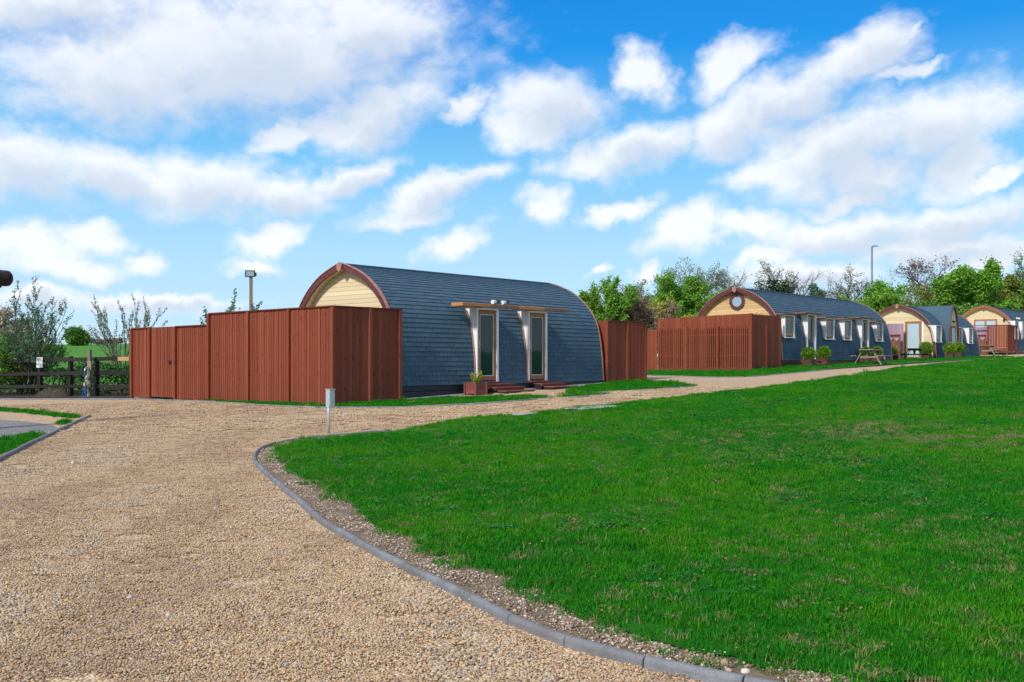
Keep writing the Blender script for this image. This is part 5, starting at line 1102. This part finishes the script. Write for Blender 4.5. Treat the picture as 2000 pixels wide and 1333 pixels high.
tree('sapling', 251, 36.8, 577, 112, 'slender fan shaped sapling with silvery buds behind the fence end', 'bark', 'leaf_grey', 16, 0.032, 0.028, 33, min_r=0.007, **dict(SAP, stems=9, kids=(4, 3, 2), stem_spread=0.9, levels=3, up=0.10, ang=(0.25, 0.55)))
tree('sapling', 446, 33.0, 580, 96, 'leafy sapling tips showing above the tall red fence', 'bark', 'leaf_blue', 10, 0.05, 0.035, 34, min_r=0.006, **dict(SAP, stems=10, kids=(5, 3, 2), stem_spread=0.9, levels=3, up=0.08, ang=(0.3, 0.7)))
tree('blossom_tree', 2, 52, 610, 120, 'pale pink blossoming tree beyond the young tree', 'twig', 'blossom', 9, 0.09, 0.12, 35, **BUSH)
tree('shrub', 150, 140, 648, 30, 'small round green bush on the crest of the pasture', 'twig_g', 'leaf_mid', 9, 0.2, 0.3, 36, cat='shrub', **BUSH)
tree('bare_tree', 172, 150, 642, 52, 'small distant bare tree on the crest of the pasture', 'twig', None, 0, seed=37, **dict(BARE, levels=3, kids=(10, 8)))
# hedges
def hedge(name, pts, h, w, n, mat, size, label, seed, stems=40, gapn=0.0):
    r = np.random.default_rng(seed); pts = np.array(pts, float); d = np.concatenate([[0], np.cumsum(np.linalg.norm(np.diff(pts, axis=0), axis=1))]); u = r.uniform(0, d[-1], n)
    c = np.stack([np.interp(u, d, pts[:, 0]), np.interp(u, d, pts[:, 1])], -1); hh = h * (0.82 + 0.36 * vnoise(np.stack([u * 0.9, u * 0], -1), 1.0, seed)); zz = np.sqrt(r.uniform(0.02, 1, n)) * hh
    q = np.stack([c[:, 0] + r.normal(0, w, n), c[:, 1] + r.normal(0, w, n), zz], -1); dn = vnoise(np.stack([u * 1.7, zz * 2.3], -1), 1.0, seed + 1); q = q[dn > gapn]
    b = pts.mean(0); zb = np.array([hz(x, y) for x, y in q[:, :2]]); q[:, 2] += zb - hz(*b); q[:, 0] -= b[0]; q[:, 1] -= b[1]
    o = empty(name, (b[0], b[1], hz(*b)), 0, label, 'hedge'); leaf_obj('foliage', M[mat], q, size, seed, o); mb = MB()
    for k in range(stems):
        t = r.uniform(0, d[-1]); x, y = np.interp(t, d, pts[:, 0]), np.interp(t, d, pts[:, 1]); z = hz(x, y) - hz(*b)
        mb.tube([(x - b[0], y - b[1], z - 0.05), (x - b[0] + r.normal(0, 0.08), y - b[1], z + h * 0.45), (x - b[0] + r.normal(0, 0.15), y - b[1], z + h * 0.9)], [0.018, 0.013, 0.006], 4, False)
    mb.build('stem', M['bark'], o)['kind'] = 'stuff'; return o
hp = lambda px, k: fpx(px) - fn * k
hedge('hedge', [hp(-250, 1.1), hp(0, 1.0), hp(140, 0.9), hp(262, 0.8)], 1.10, 0.22, 15000, 'leaf_hedge', 0.05, 'leafy green hedge right behind the dark post and rail fence', 41, 90, 0.40)
hedge('hedge', [hp(-250, 0.35), hp(100, 0.3), hp(258, 0.3)], 0.42, 0.12, 2600, 'leaf_dark', 0.045, 'low dark weeds along the foot of the post and rail fence', 43, 20, 0.35)
hedge('hedge', [np.array(at(p_, 670, 152)[:2]) for p_ in (172, 200, 236)], 0.9, 0.5, 2600, 'leaf_brown', 0.16, 'distant brown hedgerow along the crest of the pasture', 42, 10)

# look-alikes share a group
GROUPS = {'cabin': 'barrel cabins in a row', 'picnic table': 'picnic tables in front of the cabins', 'planter': 'planters by the cabin doors', 'steps': 'doorsteps of the cabins', 'fence': 'fences round the cabins', 'gate': 'board gates', 'screen': 'lilac screens', 'tree': 'trees behind the cabins and the paddock', 'shrub': 'shrubs behind the cabins and the paddock', 'hedge': 'hedges on the paddock side', 'slab': 'concrete slabs in the lawn edge'}
for o in scene.objects:
    if o.parent is None and o.get('category') in GROUPS: o['group'] = GROUPS[o['category']]
